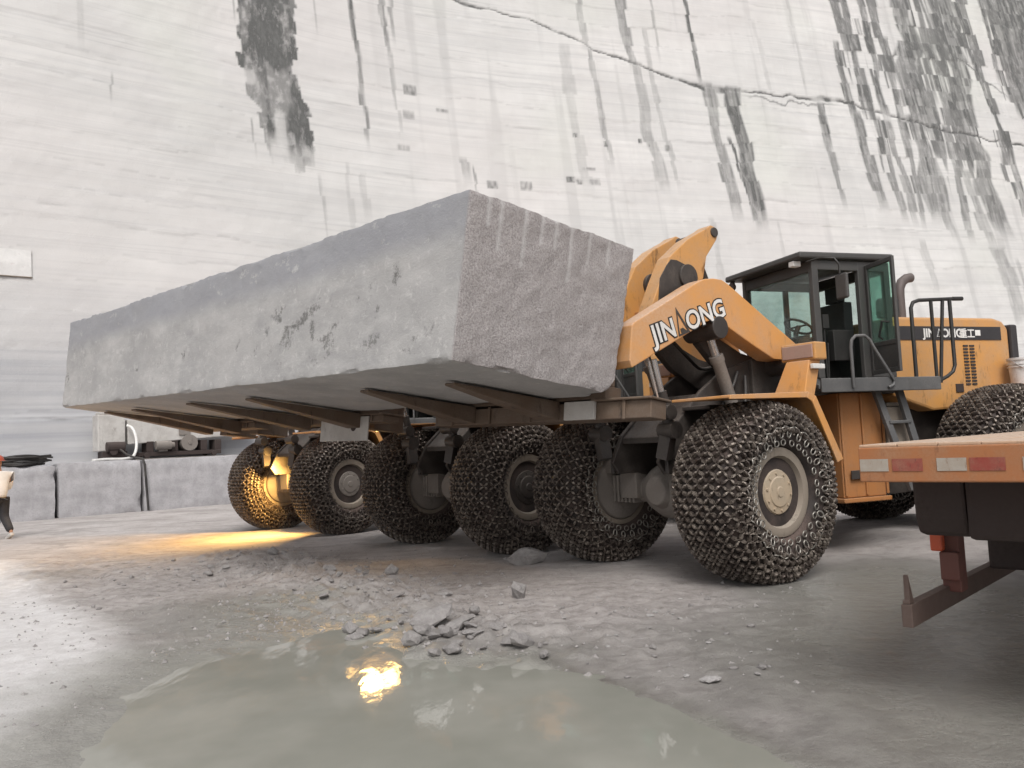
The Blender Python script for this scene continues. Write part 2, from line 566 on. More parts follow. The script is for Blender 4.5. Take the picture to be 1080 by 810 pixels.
mudc = k.mix(k.ramp(k.noise(4.5, 6, .7, k.coord((.55, 1.6, 1)), .5), .56, .64, 0, .75), mudc, (0.145, 0.13, 0.122))
mudc = k.mix(k.ramp(k.noise(3.1, 5, .7, k.coord((.5, 1.5, 1)), .4), .60, .66, 0, .6), mudc, (0.42, 0.385, 0.36))
c = k.mix(k.math('MULTIPLY', mud_a, k.ramp(st, .3, .6, .5, .95)), dry, mudc)
wetc = k.mix(k.ramp(b, .35, .7), (0.275, 0.262, 0.245), (0.21, 0.198, 0.186))
we = k.math('MULTIPLY', wet_a, k.ramp(a, .2, .6, .65, 1.0))
c = k.mix(we, c, wetc)
c = k.mix(k.math('MULTIPLY', pal_a, k.ramp(b, .3, .6, 1.0, .7)), c, (0.70, 0.685, 0.68))
c = k.mix(k.math('MULTIPLY', k.attr('edge'), k.ramp(b, .3, .6, .6, .95)), c, (0.135, 0.12, 0.11))
sh_a = k.attr('shore')
shf = k.math('MULTIPLY', sh_a, k.ramp(b, .3, .62, 1.0, .7))
c = k.mix(shf, c, k.mix(k.ramp(a, .35, .7), (0.26, 0.258, 0.226), (0.305, 0.30, 0.27)))
k.col(c)
k.rough(k.math('MULTIPLY', k.ramp(we, .2, 1.0, .88, .34), k.ramp(shf, .25, .95, 1.0, .30)))
k.bump(k.math('MULTIPLY', k.math('ADD', b, k.math('MULTIPLY', f, .6)), k.ramp(shf, .1, .9, 1.0, .10)), .6, .03)
me = grid_mesh('ground', np.stack([GX, GY, GH], -1), {'wet': wet, 'mud': mudm, 'pale': pale, 'shore': shore, 'edge': edge}, k.m)
structure(link('ground', me))

k = NT('milky quarry water')
n1 = k.noise(.7, 4, .6)
n2 = k.noise(2.0, 3, .5, k.coord((1, .6, 1)))
k.col(k.mix(k.ramp(n1, .35, .7), (0.275, 0.275, 0.238), (0.345, 0.34, 0.30)))
k.rough(.05)
k.b.inputs['IOR'].default_value = 1.5
k.bump(k.math('ADD', n2, k.math('MULTIPLY', k.noise(5, 3, .5, k.coord((2.2, .8, 1))), .5)), .11, .03)
M['water'] = k.m


def water(name, poly, z, grow):
    c = poly.mean(0)
    bm = bmesh.new()
    vs = []
    n = len(poly)
    for i in range(n):
        p = poly[i]; e = (poly[(i + 1) % n] - poly[i - 1]); nrm = np.array((-e[1], e[0])); nrm = nrm / (np.linalg.norm(nrm) + 1e-9)
        if nrm @ (p - c) < 0:
            nrm = -nrm
        q = p + nrm * grow
        vs.append(bm.verts.new((q[0], q[1], z)))
    bm.faces.new(vs)
    bmesh.ops.recalc_face_normals(bm, faces=bm.faces)
    for fc in bm.faces:
        if fc.normal.z < 0:
            fc.normal_flip()
    me = bpy.data.meshes.new(name); bm.to_mesh(me); bm.free()
    me.materials.append(M['water'])
    return structure(link(name, me))


water('puddle', PUD, -.026, .50)

# ------------------------------------------------------------------ quarry face
LEAN = .2
us = np.arange(-14, 74, .075)
hs = np.concatenate([np.arange(0, 34, .085)])
th = np.radians(35.9 - 18.9 * smooth(9, 24, us))
wx = np.cumsum(np.cos(th) * .075); wy = np.cumsum(np.sin(th) * .075)
i0 = int(np.argmin(abs(us)))
wx += -16.55 - wx[i0]; wy += 25.6 - wy[i0]
UU, HH = np.meshgrid(us, hs, indexing='ij')
NXW = np.sin(th)[:, None]; NYW = -np.cos(th)[:, None]
ROW = 1.18
hw = HH + (fbm(UU * .25, HH * .0, 71) - .5) * .9
ri = np.floor(hw / ROW); rf_ = hw / ROW - ri
# ragged column offsets that change from saw cut to saw cut
off = (hash2(ri, ri * 0, 3) - .5) * .9
uo = UU + off * .55 + (vn(UU * .7, ri * 3.1, 4) - .5) * .7
cell = np.floor(uo / .42 + hash2(ri, ri * 0 + 5, 6) * 3)
cellv = hash2(cell, ri, 7)
uq = UU + off * .28
stripe = .56 * vn(uq * 1.35, HH * .07, 11) + .30 * vn(uq * 3.1, ri * .45 + HH * .05, 12) + .22 * (vn(uq * 7.0, HH * .3, 13) - .5) + .20 * (cellv - .5)
D = np.zeros_like(UU) - 1.0


def blob(u, h, su, sh, amp):
    return amp * np.exp(-(((UU - u) / su) ** 2 + ((HH - h) / sh) ** 2))


dens = smooth(41.3, 44.5, UU + (HH - 22) * .06) * smooth(12.6, 17.5, HH + (fbm(UU * .4, HH * 0, 15) - .5) * 7)
dens_top = smooth(53.5, 58.5, UU + (HH - 26) * .35) * smooth(18, 25, HH)
core = np.exp(-((UU - (48.6 - (HH - 22) * .18)) / 2.2) ** 2) * smooth(15, 19, HH) + .8 * np.exp(-((UU - 51.8) / 1.1) ** 2) * smooth(14, 19, HH)
thr = .70 - .22 * dens - .13 * core - .14 * dens_top
stain = smooth(thr - .015, thr + .07, stripe) * np.clip(dens + dens_top, 0, 1) * (.62 + .3 * cellv)

# single runs of dark water stain: u top, h top, u bottom, h bottom, width, strength
RUNS = [(49.4, 34, 47.9, 19.6, 1.9, .80), (47.9, 20.5, 47.2, 14.0, 1.3, .7), (53.1, 34, 51.7, 19.8, 1.9, .80), (51.7, 20.5, 52.2, 13.2, 1.5, .7), (58.9, 34, 57.2, 21.5, 2.4, .85), (56.0, 34, 55.6, 24, .5, .8), (44.5, 34, 44.0, 20.6, .55, .8), (45.9, 34, 45.4, 20.4, .6, .8), (47.0, 26, 46.2, 13.6, .5, .7), (50.6, 34, 49.7, 22, .35, .7), (44.9, 20.2, 44.9, 13.9, .5, .65), (49.9, 20, 49.6, 12.8, .6, .65), (14.6, 34, 14.6, 20.6, .30, .9), (14.6, 20.6, 14.65, 16.2, .22, .65), (15.75, 34, 16.0, 21.0, .28, .65), (16.3, 34, 16.35, 22.2, .2, .55), (16.1, 21, 16.1, 17.0, .16, .4),
        (25.9, 34, 26.3, 23.2, .42, .42), (26.5, 22.8, 26.7, 16.2, .34, .42), (28.5, 34, 28.9, 22.4, .62, .62), (29.0, 22.2, 29.5, 15.0, .72, .40), (29.9, 24.5, 30.4, 15.2, .34, .34),
        (32.7, 34, 33.1, 21.6, .34, .8), (33.4, 21.4, 33.9, 13.6, .85, .62), (34.9, 21.3, 35.1, 13.2, .95, .88), (34.2, 18.0, 34.9, 13.4, .22, .9), (24.9, 22.9, 25.2, 14.8, .62, .22), (30.6, 34, 30.7, 23, .2, .35),
        (41.0, 20.8, 40.9, 18.2, .8, .75), (40.9, 18.5, 41.0, 14.6, .52, .55), (37.4, 26, 37.6, 21.4, .25, .16), (40, 28, 40.1, 21.5, .2, .2),
        (43.0, 25.2, 43.2, 20.2, .6, .85), (43.2, 20.4, 43.7, 14.6, .8, .72), (45.5, 20, 45.8, 13.8, .6, .6), (48, 18, 48.3, 13.0, .8, .6), (50.5, 17, 50.8, 12.5, .7, .5),
        (53.6, 26, 54.6, 18.5, .36, .9), (54.6, 18.6, 54.4, 13.5, .7, .6), (51.5, 11.9, 51.6, 7.4, 1.3, .38), (52.6, 11.2, 52.6, 8.5, .4, .3), (45.8, 12.2, 46, 9.4, .5, .3), (32, 13, 32.2, 9.5, .4, .22),
        (2.9, 34, 3.15, 18.0, .28, .16), (4.1, 16.8, 4.1, 15.7, .08, .6), (12.3, 13.8, 12.3, 11.1, .09, .3), (9.3, 23.5, 9.3, 21.0, .08, .5), (12.9, 24, 12.9, 21.8, .08, .45), (9.6, 16.0, 9.6, 14.9, .09, .5),
        (13.5, 14.6, 13.5, 11.5, .25, .2), (14.2, 14.2, 14.2, 12.4, .3, .2), (36.2, 13.0, 36.3, 9.8, .25, .18), (18.9, 15.6, 18.9, 14.7, .55, .45), (19.35, 15.2, 19.45, 14.0, .1, .6)]
fine = vn(UU * 9, HH * .7, 17) * .3 + .7 * (.5 * hash2(np.floor(UU / .16 + ri * .37), np.floor(hw / ROW), 18) + .5 * hash2(np.floor(UU / .34 + ri * .73), np.floor(hw / (ROW * .5)), 19))
for (ua, ha, ub, hb, w_, st_) in RUNS:
    t = np.clip((ha - HH) / (ha - hb), 0, 1)
    uc = ua + (ub - ua) * t + off * .16 + (vn(HH * .5, ri * 0, int(ua * 13)) - .5) * w_ * .5
    ww = w_ * (.75 + .5 * vn(HH * .4, ri * 2.3, int(ub * 7))) * (.85 + .5 * (hash2(ri, ri * 0, int(ua * 31)) - .3))
    inside = smooth(ww * .56, ww * .40, abs(UU - uc))
    vert = smooth(hb - .9, hb + .9, HH) * smooth(ha + .35, ha - .05, HH)
    stain = np.maximum(stain, inside * vert * st_ * (.45 + .9 * fine))
# big dark patch at the upper left
PATCH = np.array([(9.35, 34), (9.4, 21.9), (9.3, 19.5), (9.5, 17.5), (10.0, 16.9), (10.05, 15.3), (10.35, 14.1), (12.0, 14.3), (12.25, 16.4), (11.9, 17.6), (11.6, 19.2), (11.85, 20.6), (11.9, 22.3), (11.9, 34)])
ro2 = (hash2(np.floor(hw / .7), ri * 0, 77) - .5) * .34
pd = sdist(PATCH, UU + ro2 + (fbm(UU * 2.2, HH * 2.2, 20) - .5) * .22, HH + (hash2(np.floor(UU / .45), ri * 0, 78) - .5) * .8)
pin = smooth(.035, -.03, pd)
pt = fbm(UU * 1.2, HH * .45, 22, 5)
hole = smooth(.62, .70, vn(UU * .9 + 3.3, HH * .55, 24)) * smooth(19.5, 18, HH)
pst = pin * (.66 + .42 * smooth(.38, .58, pt) - .28 * smooth(.55, .75, fbm(UU * 6, HH * 3, 79)) + .2 * smooth(.55, .7, vn(UU * 3, HH * .3, 80))) * (1 - .6 * hole) * (.35 + .65 * smooth(14.4, 16.2, HH + (fine - .5) * 1.5))
stain = np.maximum(stain, pst)
# crack
CR = np.array([(10, 27.2), (19.6, 24.9), (23.2, 24.4), (27.4, 22.7), (31.9, 21.6), (33.2, 21.2), (35.4, 21.25), (37.0, 21.1), (40.0, 21.2), (42.2, 21.3), (44, 20.8), (47.2, 20.2), (51.5, 19.6), (55.9, 19.2), (75, 17)])
ch = np.interp(UU, CR[:, 0], CR[:, 1]) + (fbm(UU * .9, HH * 0, 25, 6) - .5) * .42
cw = .055 + .10 * vn(UU * 1.1, HH * 0, 26) + .22 * np.exp(-((UU - 33.8) / .9) ** 2) + .12 * np.exp(-((UU - 41.3) / .9) ** 2)
crk = smooth(cw, cw * .35, abs(HH - ch)) * (.45 + .55 * smooth(.2, .5, vn(UU * 2, HH * 0, 27))) * smooth(16, 20, UU)
crk2 = smooth(.09, .03, abs(HH - ch + .25 + .5 * np.exp(-((UU - 39) / 2.) ** 2) * vn(UU * 3, HH * 0, 28))) * smooth(35, 37, UU) * smooth(42.5, 41, UU) * .7
stain = np.maximum(stain, np.maximum(crk, crk2) * .95)
crk3 = smooth(.12, .04, abs(HH - np.interp(UU, [51.6, 53.0, 54.4, 57], [25.6, 25.0, 23.6, 22.0]) - (fbm(UU * 2, HH * 0, 29) - .5) * .5)) * smooth(51.4, 51.8, UU) * smooth(57, 54, UU)
stain = np.maximum(stain, crk3 * .85)
# saw cut lines
line = smooth(.07, .02, np.minimum(rf_, 1 - rf_) * ROW) * smooth(.55, .70, vn(UU * .32, ri * 5.7, 30))
for hl, ua, ub, st_ in ((17.45, -2, 6.0, .55), (17.4, 6.7, 9.1, .7), (14.15, 2.7, 4.0, .85), (14.15, 4.3, 6.2, .6), (11.05, 1.5, 2.4, .8), (14.6, 20.7, 23.4, .35), (14.55, 26.5, 29.6, .5), (20.5, 0.5, 2.0, .4),
                        (12.2, 6.2, 8.2, .25), (12.6, 48.6, 56, .35), (12.9, 43, 46.5, .4), (11.9, 37.3, 38.2, .5), (14.5, 15.2, 18.6, .35), (3.22, -12, 16, .8), (17.0, 14.6, 20, .12), (9.6, 30, 42, .12), (7.4, 24, 50, .14)):
    q = smooth(.075, .03, abs(HH - hl - (vn(UU * 1.5, HH * 0, int(hl * 10)) - .5) * .12)) * smooth(ua - .2, ua + .2, UU) * smooth(ub + .2, ub - .2, UU)
    line = np.maximum(line * .9, q * st_ * (.4 + .8 * vn(UU * 3, HH * 0, 33)))
# square drill marks and small seeps
SMALL = [(20.2, 14.45, .5, .35, .6), (21.9, 14.5, .55, .4, .55), (24.3, 15.0, .45, .3, .8), (24.75, 14.9, .3, .25, .6), (25.6, 14.95, .6, .3, .6), (24.9, 17.6, .2, .25, .9), (26.6, 17.2, .2, .3, .7), (28.6, 17.5, .18, .25, .8), (29.1, 17.3, .2, .2, .6), (30.2, 17.2, .3, .35, .6),
         (25.4, 15.7, .7, .12, .5), (16.8, 19.2, .55, .5, .6), (16.6, 17.8, .5, .4, .4), (16.2, 16.0, .5, .25, .35), (18.2, 18.3, .5, .15, .6)]
for (u0, h0, w_, hh_, st_) in SMALL:
    q = smooth(.06, -.02, abs(UU - u0) - w_ / 2) * smooth(.06, -.02, abs(HH - h0) - hh_ / 2)
    stain = np.maximum(stain, q * st_ * (.3 + 1.1 * vn(UU * 14, HH * 4, 35)))
stain = np.clip(np.maximum(stain, line * .8), 0, 1)
# clean sawn tone, darker blue-grey towards the foot, faint tints
tone = .5 + (fbm(UU * .14, HH * .35, 51) - .5) * .75 + (hash2(ri, ri * 0, 52) - .5) * .10 + (fbm(UU * .9, HH * 2.2, 53) - .5) * .3 + (fbm(UU * 2.5, HH * .15, 54) - .5) * .30 * smooth(8, 26, UU) - .5 * smooth(.60, .75, fbm(UU * 1.4, HH * .07, 57, 5)) * smooth(10, 20, UU)
foot_dark = smooth(8.2, 4.6, HH + (fbm(UU * .2, HH * .5, 55) - .5) * 2.2) * .8
foot_dark = np.maximum(foot_dark, smooth(3.6, 2.8, HH) * .9)
foot_dark = foot_dark * smooth(40, 10, UU) + .45 * smooth(7, 4, HH) * smooth(10, 40, UU)
# shape: rows of saw cuts step back, blocks stand out a little, foot stands forward
prot = -(hash2(ri, ri * 0, 61) - .5) * .02 + (hash2(np.floor(UU / 2.6 + ri * .37), ri, 62) - .5) * .03 * smooth(14, 30, UU) + (fbm(UU * .35, HH * .35, 63) - .5) * .22 + (fbm(UU * 3, HH * 3, 64) - .5) * .03
prot = prot - .025 * line - .07 * crk + (cellv - .5) * .05 * np.clip(dens, 0, 1)
prot = prot + .55 * smooth(3.3, 3.18, HH)
WPX = wx[:, None] - NXW * (LEAN * HH - prot); WPY = wy[:, None] - NYW * (LEAN * HH - prot)

k = NT('sawn granite face')
sa = k.attr('stain'); ta = k.attr('tone'); da = k.attr('foot_dark')
fn = k.noise(3.5, 6, .7, k.coord((1, 1, .3)))
gr = k.noise(18, 5, .7)
big = k.noise(.09, 3, .5)
hl_ = k.noise(1.3, 5, .65, k.coord((.05, .05, 2.6)))
c = k.mix(ta, (0.505, 0.496, 0.482), (0.71, 0.696, 0.674))
fl_ = k.noise(1.0, 4, .6, k.coord((.12, .12, 7.5)))
c = k.mix(k.ramp(hl_, .42, .7, 0, .5), c, (0.49, 0.485, 0.48))
c = k.mix(k.ramp(fl_, .52, .66, 0, .3), c, (0.43, 0.425, 0.42))
c = k.mix(k.ramp(big, .4, .65, 0, .35), c, (0.64, 0.60, 0.585))
c = k.mix(k.ramp(k.noise(.12, 2, .5), .5, .7, 0, .30), c, (0.60, 0.62, 0.55))
c = k.mix(k.ramp(gr, .55, .75, 0, .18), c, (0.40, 0.39, 0.38))
c = k.mix(k.math('MULTIPLY', da, k.ramp(hl_, .3, .7, .65, 1.0)), c, (0.30, 0.305, 0.325))
sf = k.math('MULTIPLY', sa, k.ramp(fn, .25, .6, .62, 1.15), True)
c = k.mix(sf, c, k.mix(k.ramp(fn, .35, .7), (0.075, 0.076, 0.074), (0.15, 0.15, 0.145)))
k.col(c)
k.rough(.9)
k.bump(k.math('ADD', gr, k.math('MULTIPLY', fn, .8)), .35, .04)
me = grid_mesh('rock_face', np.stack([WPX, WPY, HH * 1.0 - .1], -1), {'stain': stain, 'tone': tone, 'foot_dark': foot_dark}, k.m)
for p_ in me.polygons[:1]:
    flip = p_.normal.y > 0
if flip:
    me.flip_normals()
structure(link('rock_face', me))

# ------------------------------------------------------------------ ledge and the row of sawn blocks along the foot of the face
WD = Vector((.76, .65, 0)).normalized(); WN = Vector((WD.y, -WD.x, 0))
ROW0 = Vector((-14.51, 22.76, 0))


def rough_box(name, m, Mx, dx, dy, dz, amp, seed, parent=None, step=.14, chip=.05):
    """a stone block with uneven faces and chipped arrises; dx,dy,dz sizes, origin at a bottom corner"""
    nx, ny, nz = (max(2, int(d / step)) for d in (dx, dy, dz))
    bm = bmesh.new()
    vd = {}

    def V(i, j, l):
        key = (i, j, l)
        if key not in vd:
            p = Vector((dx * i / nx, dy * j / ny, dz * l / nz))
            d = Vector((0, 0, 0))
            sd = Vector((seed * 3.1, seed * 1.7, seed))
            ns = mnoise.fractal(p * 1.6 + sd, 0.6, 2.2, 5) * amp + mnoise.noise(p * 9 + sd) * amp * .35
            e = 0
            for ix, n_, ax in ((i, nx, 0), (j, ny, 1), (l, nz, 2)):
                if ix == 0:
                    d[ax] -= 1; e += 1
                elif ix == n_:
                    d[ax] += 1; e += 1
            if e >= 2:
                p -= d * (chip * (.35 + max(0, mnoise.noise(p * 2.7 + sd)) * 1.6))
            vd[key] = bm.verts.new(p + d.normalized() * ns)
        return vd[key]
    for a_ in range(nx):
        for b_ in range(nz):
            for j in (0, ny):
                bm.faces.new([V(a_, j, b_), V(a_ + 1, j, b_), V(a_ + 1, j, b_ + 1), V(a_, j, b_ + 1)])
    for a_ in range(ny):
        for b_ in range(nz):
            for i in (0, nx):
                bm.faces.new([V(i, a_, b_), V(i, a_ + 1, b_), V(i, a_ + 1, b_ + 1), V(i, a_, b_ + 1)])
    for a_ in range(nx):
        for b_ in range(ny):
            for l in (0, nz):
                bm.faces.new([V(a_, b_, l), V(a_ + 1, b_, l), V(a_ + 1, b_ + 1, l), V(a_, b_ + 1, l)])
    bmesh.ops.recalc_face_normals(bm, faces=bm.faces)
    me = bpy.data.meshes.new(name); bm.to_mesh(me); bm.free()
    me.materials.append(m)
    me.shade_smooth(); me.set_sharp_from_angle(angle=R(35))
    o = link(name, me, parent)
    o.matrix_world = Mx
    return o


def frame(o, x, z=Vector((0, 0, 1))):
    x = x.normalized(); y = z.cross(x).normalized(); z = x.cross(y)
    m = Matrix((x, y, z)).transposed().to_4x4()
    m.translation = o
    return m


ROWS = [(-2.6, 2.52, 1.50, 'grey sawn block at the left end of the row, behind the walking person'),
        (0.02, 1.38, 1.55, 'grey sawn block below the coil of dark cable'),
        (1.46, 2.30, 1.60, 'long grey sawn block under the white hose, left of the hanging black cable'),
        (3.82, 3.15, 1.60, 'grey sawn block right of the hanging black cable, reaching to the lamp-lit tyre'),
        (7.05, 3.0, 1.62, 'grey sawn block at the right end of the row, mostly behind the lamp-lit tyre')]
for i, (u0, ln, ht, lb) in enumerate(ROWS):
    o = rough_box('stone_block', M['rowstone'], frame(ROW0 + WD * u0 + WN * (-.03 * (i % 2)) + Vector((0, 0, -.05)), WD), ln, 1.1, ht + .05, .02, i + 3)
    tag(o, lb, 'stone block', 'row of sawn blocks along the foot of the quarry face')
o = rough_box('rock_ledge', M['rowstone'], frame(ROW0 + WD * -4 - WN * 1.16 + Vector((0, 0, -.1)), WD), 17.5, 3.4, 1.6, .04, 31, step=.3)
structure(o)
#MARK_BLOCK

# ------------------------------------------------------------------ the giant stone block on the forks
BA = Vector((-.50, 6.90, 2.33)); BB = Vector((1.08, 8.55, 2.06)); BD = Vector((-7.46, 13.30, 2.52)); BE = BB + BD - BA
TA = Vector((-.28, 6.95, 3.85)); TB = Vector((1.38, 8.60, 3.64)); TD = Vector((-7.30, 13.30, 3.93)); TE = TB + TD - TA


def giant_block():
    ns, nt, nw = 270, 60, 40
    f_end = (BA - BD).normalized(); f_front = (BA - BB).normalized(); f_up = Vector((0, 0, 1))
    vd = {}
    co = []; pits = []; tone = []; endm = []; mark = []
    marks = [(.10, .30), (.16, .55), (.30, .62), (.40, .34), (.48, .30), (.575, .62), (.70, .36), (.83, .34)]

    def V(i, j, l):
        key = (i, j, l)
        if key in vd:
            return vd[key]
        s, t, w = i / ns, j / nt, l / nw
        lo = BA * (1 - s) * (1 - t) + BD * s * (1 - t) + BB * (1 - s) * t + BE * s * t
        hi = TA * (1 - s) * (1 - t) + TD * s * (1 - t) + TB * (1 - s) * t + TE * s * t
        p = lo * (1 - w) + hi * w
        L, T, Hh = s * 9.46, t * 2.3, w * 1.53
        d = Vector((0, 0, 0)); e = 0
        q = Vector((L, T, Hh))
        if i == 0:
            d += f_end * (mnoise.fractal(q * 3.2, .55, 2.1, 6) * .014 + mnoise.noise(q * 16) * .007); e += 1
        if i == ns:
            d -= f_end * mnoise.fractal(q * 2, .7, 2.1, 4) * .03; e += 1
        if j == 0:
            d += f_front * (mnoise.fractal(q * .9, .8, 2.1, 4) * .022); e += 1
        if j == nt:
            d -= f_front * mnoise.fractal(q * 1.5, .7, 2.1, 4) * .03; e += 1
        if l == nw:
            d += f_up * (mnoise.fractal(q * 1.6, .7, 2.1, 5) * .010); e += 1
        if l == 0:
            d -= f_up * mnoise.fractal(q * 1.2, .8, 2.1, 4) * .012; e += 1
        mk = 0.
        if i == 0:
            for tm, dep in marks:
                if w > 1 - dep / 1.53 * (.9) and abs(t - tm - .01 * (1 - w)) < .0085:
                    mk = 1.0; d -= f_end * .005
        if e >= 2:
            inw = Vector((0, 0, 0))
            if i == 0: inw -= f_end
            if j == 0: inw -= f_front
            if j == nt: inw += f_front
            if l == nw: inw -= f_up
            if l == 0: inw += f_up
            d += inw * (.004 + max(0, mnoise.noise(q * 2.3) - .1) * .05 + max(0, mnoise.noise(q * 8)) * .014)
            if i == 0 and j == nt and w < .22:      # broken lower rear corner
                d -= f_front * -.0
        # knocked off lower corner on the loader side
        cr = max(0, 1 - math.hypot((1 - t) * 2.3 / .20, w * 1.53 / .14)) if s < .03 else 0
        if cr > 0:
            d += f_front * .07 * cr + f_up * .05 * cr
        # dark pits on the long face
        pv = 0.
        if j == 0:
            cl = mnoise.noise(Vector((L * .55 + 7, Hh * .9, 1.3))) + .35 * mnoise.noise(Vector((L * 2.2, Hh * 2.2, 4)))
            zone = max(0, min(1, (cl + .02) * 2.2)) * max(0, min(1, (.70 - w) * 5)) * max(0, min(1, (w - .02) * 9))
            zone *= .35 + .65 * max(0, min(1, (.75 - s) * 4)) + (.8 if s > .95 else 0)
            n2 = mnoise.fractal(Vector((L * 2.6 + Hh * 1.4, Hh * 3.4, 9)), .6, 2.2, 5)
            pv = max(0, min(1, (n2 - .06) * 3)) * zone * .8
            for sx, wx_, rr in ((.165, .46, .10), (.235, .34, .15), (.275, .36, .10), (.33, .40, .16), (.36, .27, .13), (.40, .34, .10), (.10, .60, .12), (.14, .55, .10), (.125, .38, .10), (.985, .3, .17), (.55, .35, .1), (.62, .3, .12), (.70, .28, .1)):
                dd = math.hypot((s - sx) * 9.46, (w - wx_) * 1.53 * .8) / (rr * .8) + mnoise.noise(q * 6) * 1.1 + mnoise.noise(q * 15) * .8
                pv = max(pv, max(0, min(1, (1.0 - dd) * 1.1)) * .72)
            d -= f_front * pv * .007
        tn = 0.
        if j == 0:
            bnd = .70 - .03 * s + .05 * mnoise.noise(Vector((L * .5, 0, 3))) + .02 * mnoise.noise(Vector((L * 3, Hh * 2, 3)))
            tn = max(0, min(1, (w - bnd) * 7 + .3))
        co.append(p + d); pits.append(pv); tone.append(tn)
        endm.append(1.0 if i == 0 else 0.0); mark.append(mk)
        vd[key] = len(co) - 1
        return vd[key]
    fs = []
    for a in range(ns):
        for b in range(nw):
            for j in (0, nt):
                fs.append((V(a, j, b), V(a + 1, j, b), V(a + 1, j, b + 1), V(a, j, b + 1)))
        for b in range(nt):
            for l in (0, nw):
                fs.append((V(a, b, l), V(a + 1, b, l), V(a + 1, b + 1, l), V(a, b + 1, l)))
    for a in range(nt):
        for b in range(nw):
            for i in (0, ns):
                fs.append((V(i, a, b), V(i, a + 1, b), V(i, a + 1, b + 1), V(i, a, b + 1)))
    me = bpy.data.meshes.new('giant_stone_block')
    me.from_pydata([tuple(c) for c in co], [], fs)
    bm = bmesh.new(); bm.from_mesh(me); bmesh.ops.recalc_face_normals(bm, faces=bm.faces); bm.to_mesh(me); bm.free()
    for n_, dat in (('pits', pits), ('tone', tone), ('endm', endm), ('mark', mark)):
        at = me.attributes.new(n_, 'FLOAT', 'POINT'); at.data.foreach_set('value', np.array(dat, np.float32))
    k = NT('raw granite block')
    pa = k.attr('pits'); tn = k.attr('tone'); ea = k.attr('endm'); mk = k.attr('mark')
    big = k.noise(1.1, 5, .6); mid = k.noise(9, 6, .7); fi = k.noise(52, 5, .75); vo = k.noise(95, 3, .6)
    front = k.mix(k.ramp(big, .3, .7), (0.335, 0.33, 0.325), (0.42, 0.41, 0.40))
    front = k.mix(k.ramp(k.noise(2.4, 5, .7, k.coord((.6, .6, 1))), .45, .72, 0, .55), front, (0.50, 0.49, 0.475))
    front = k.mix(k.math('MULTIPLY', tn, k.ramp(big, .2, .6, .6, .95)), front, (0.29, 0.293, 0.31))
    front = k.mix(k.ramp(fi, .55, .75, 0, .25), front, (0.25, 0.245, 0.24))
    front = k.mix(k.ramp(k.math('ADD', k.math('MULTIPLY', pa, .85), k.math('MULTIPLY', k.math('SUBTRACT', k.noise(22, 6, .8), .5), 2.0)), .30, .82, 0, .9), front, (0.125, 0.123, 0.116))
    front = k.mix(k.math('MULTIPLY', k.ramp(k.noise(11, 6, .8, k.coord((1, 1, .7)), .6), .56, .64, 0, .5), k.ramp(tn, 0, .6, 1, .15)), front, (0.56, 0.55, 0.53))
    front = k.mix(k.ramp(k.noise(16, 6, .8, k.coord((1, 1, .6)), .4), .60, .68, 0, .4), front, (0.21, 0.207, 0.20))
    front = k.mix(k.ramp(k.noise(1.0, 5, .7, k.coord((.8, .8, 4.0))), .5, .66, 0, .3), front, (0.27, 0.27, 0.275))
    front = k.mix(k.ramp(k.noise(5, 6, .75, k.coord((.8, .8, 1.2))), .58, .68, 0, .55), front, (0.53, 0.52, 0.505))
    en = k.mix(k.ramp(fi, .35, .62), (0.265, 0.243, 0.238), (0.48, 0.445, 0.437))
    en = k.mix(k.ramp(mid, .4, .7, 0, .55), en, (0.36, 0.33, 0.32))
    en = k.mix(k.ramp(big, .5, .75, 0, .4), en, (0.24, 0.215, 0.205))
    en = k.mix(k.ramp(vo, .58, .70, 0, .6), en, (0.60, 0.58, 0.57))
    en = k.mix(k.ramp(k.noise(20, 5, .75, k.coord((1, 1, .55)), .8), .57, .66, 0, .5), en, (0.56, 0.535, 0.53))
    en = k.mix(k.ramp(k.noise(24, 5, .75, k.coord((1, 1, 1.6)), .8), .60, .68, 0, .5), en, (0.17, 0.155, 0.15))
    en = k.mix(k.math('MULTIPLY', mk, .55), en, (0.62, 0.61, 0.60))
    k.col(k.mix(ea, front, en))
    k.rough(.88)
    hb = k.math('ADD', k.math('MULTIPLY', mid, .6), k.math('MULTIPLY', fi, k.ramp(ea, 0, 1, .25, 1.2)))
    k.bump(hb, .55, .03)
    me.materials.append(k.m)
    me.shade_smooth(); me.set_sharp_from_angle(angle=R(40))
    o = link('giant_stone_block', me)
    return tag(o, 'giant rough grey granite block, flat and tilted, lifted on the forks of the three loaders', 'stone block')


giant_block()

# ------------------------------------------------------------------ wheels wrapped in protection chains


def tyre_profile(n=40, grow=0.0):
    """half-open ring profile: (radius, y) from inner bead over the tread to the outer bead"""
    pts = []
    for i in range(n + 1):
        a = R(-148 + 296 * i / n)
        c, s = math.cos(a), math.sin(a)
        e = 2 / 3.3
        y = math.copysign(abs(s) ** e, s) * (.405 + grow)
        r = .695 + math.copysign(abs(c) ** e, c) * (.245 + grow)
        pts.append((r, y))
    return pts


def make_tyre():
    m = MB()
    pr = tyre_profile(36)
    pr = [(max(r, .455), y) for r, y in pr]
    m.lathe(pr, seg=56)
    me = m.mesh('tyre'); me.materials.append(M['rubber'])
    me.shade_smooth(); me.set_sharp_from_angle(angle=R(60))
    return me


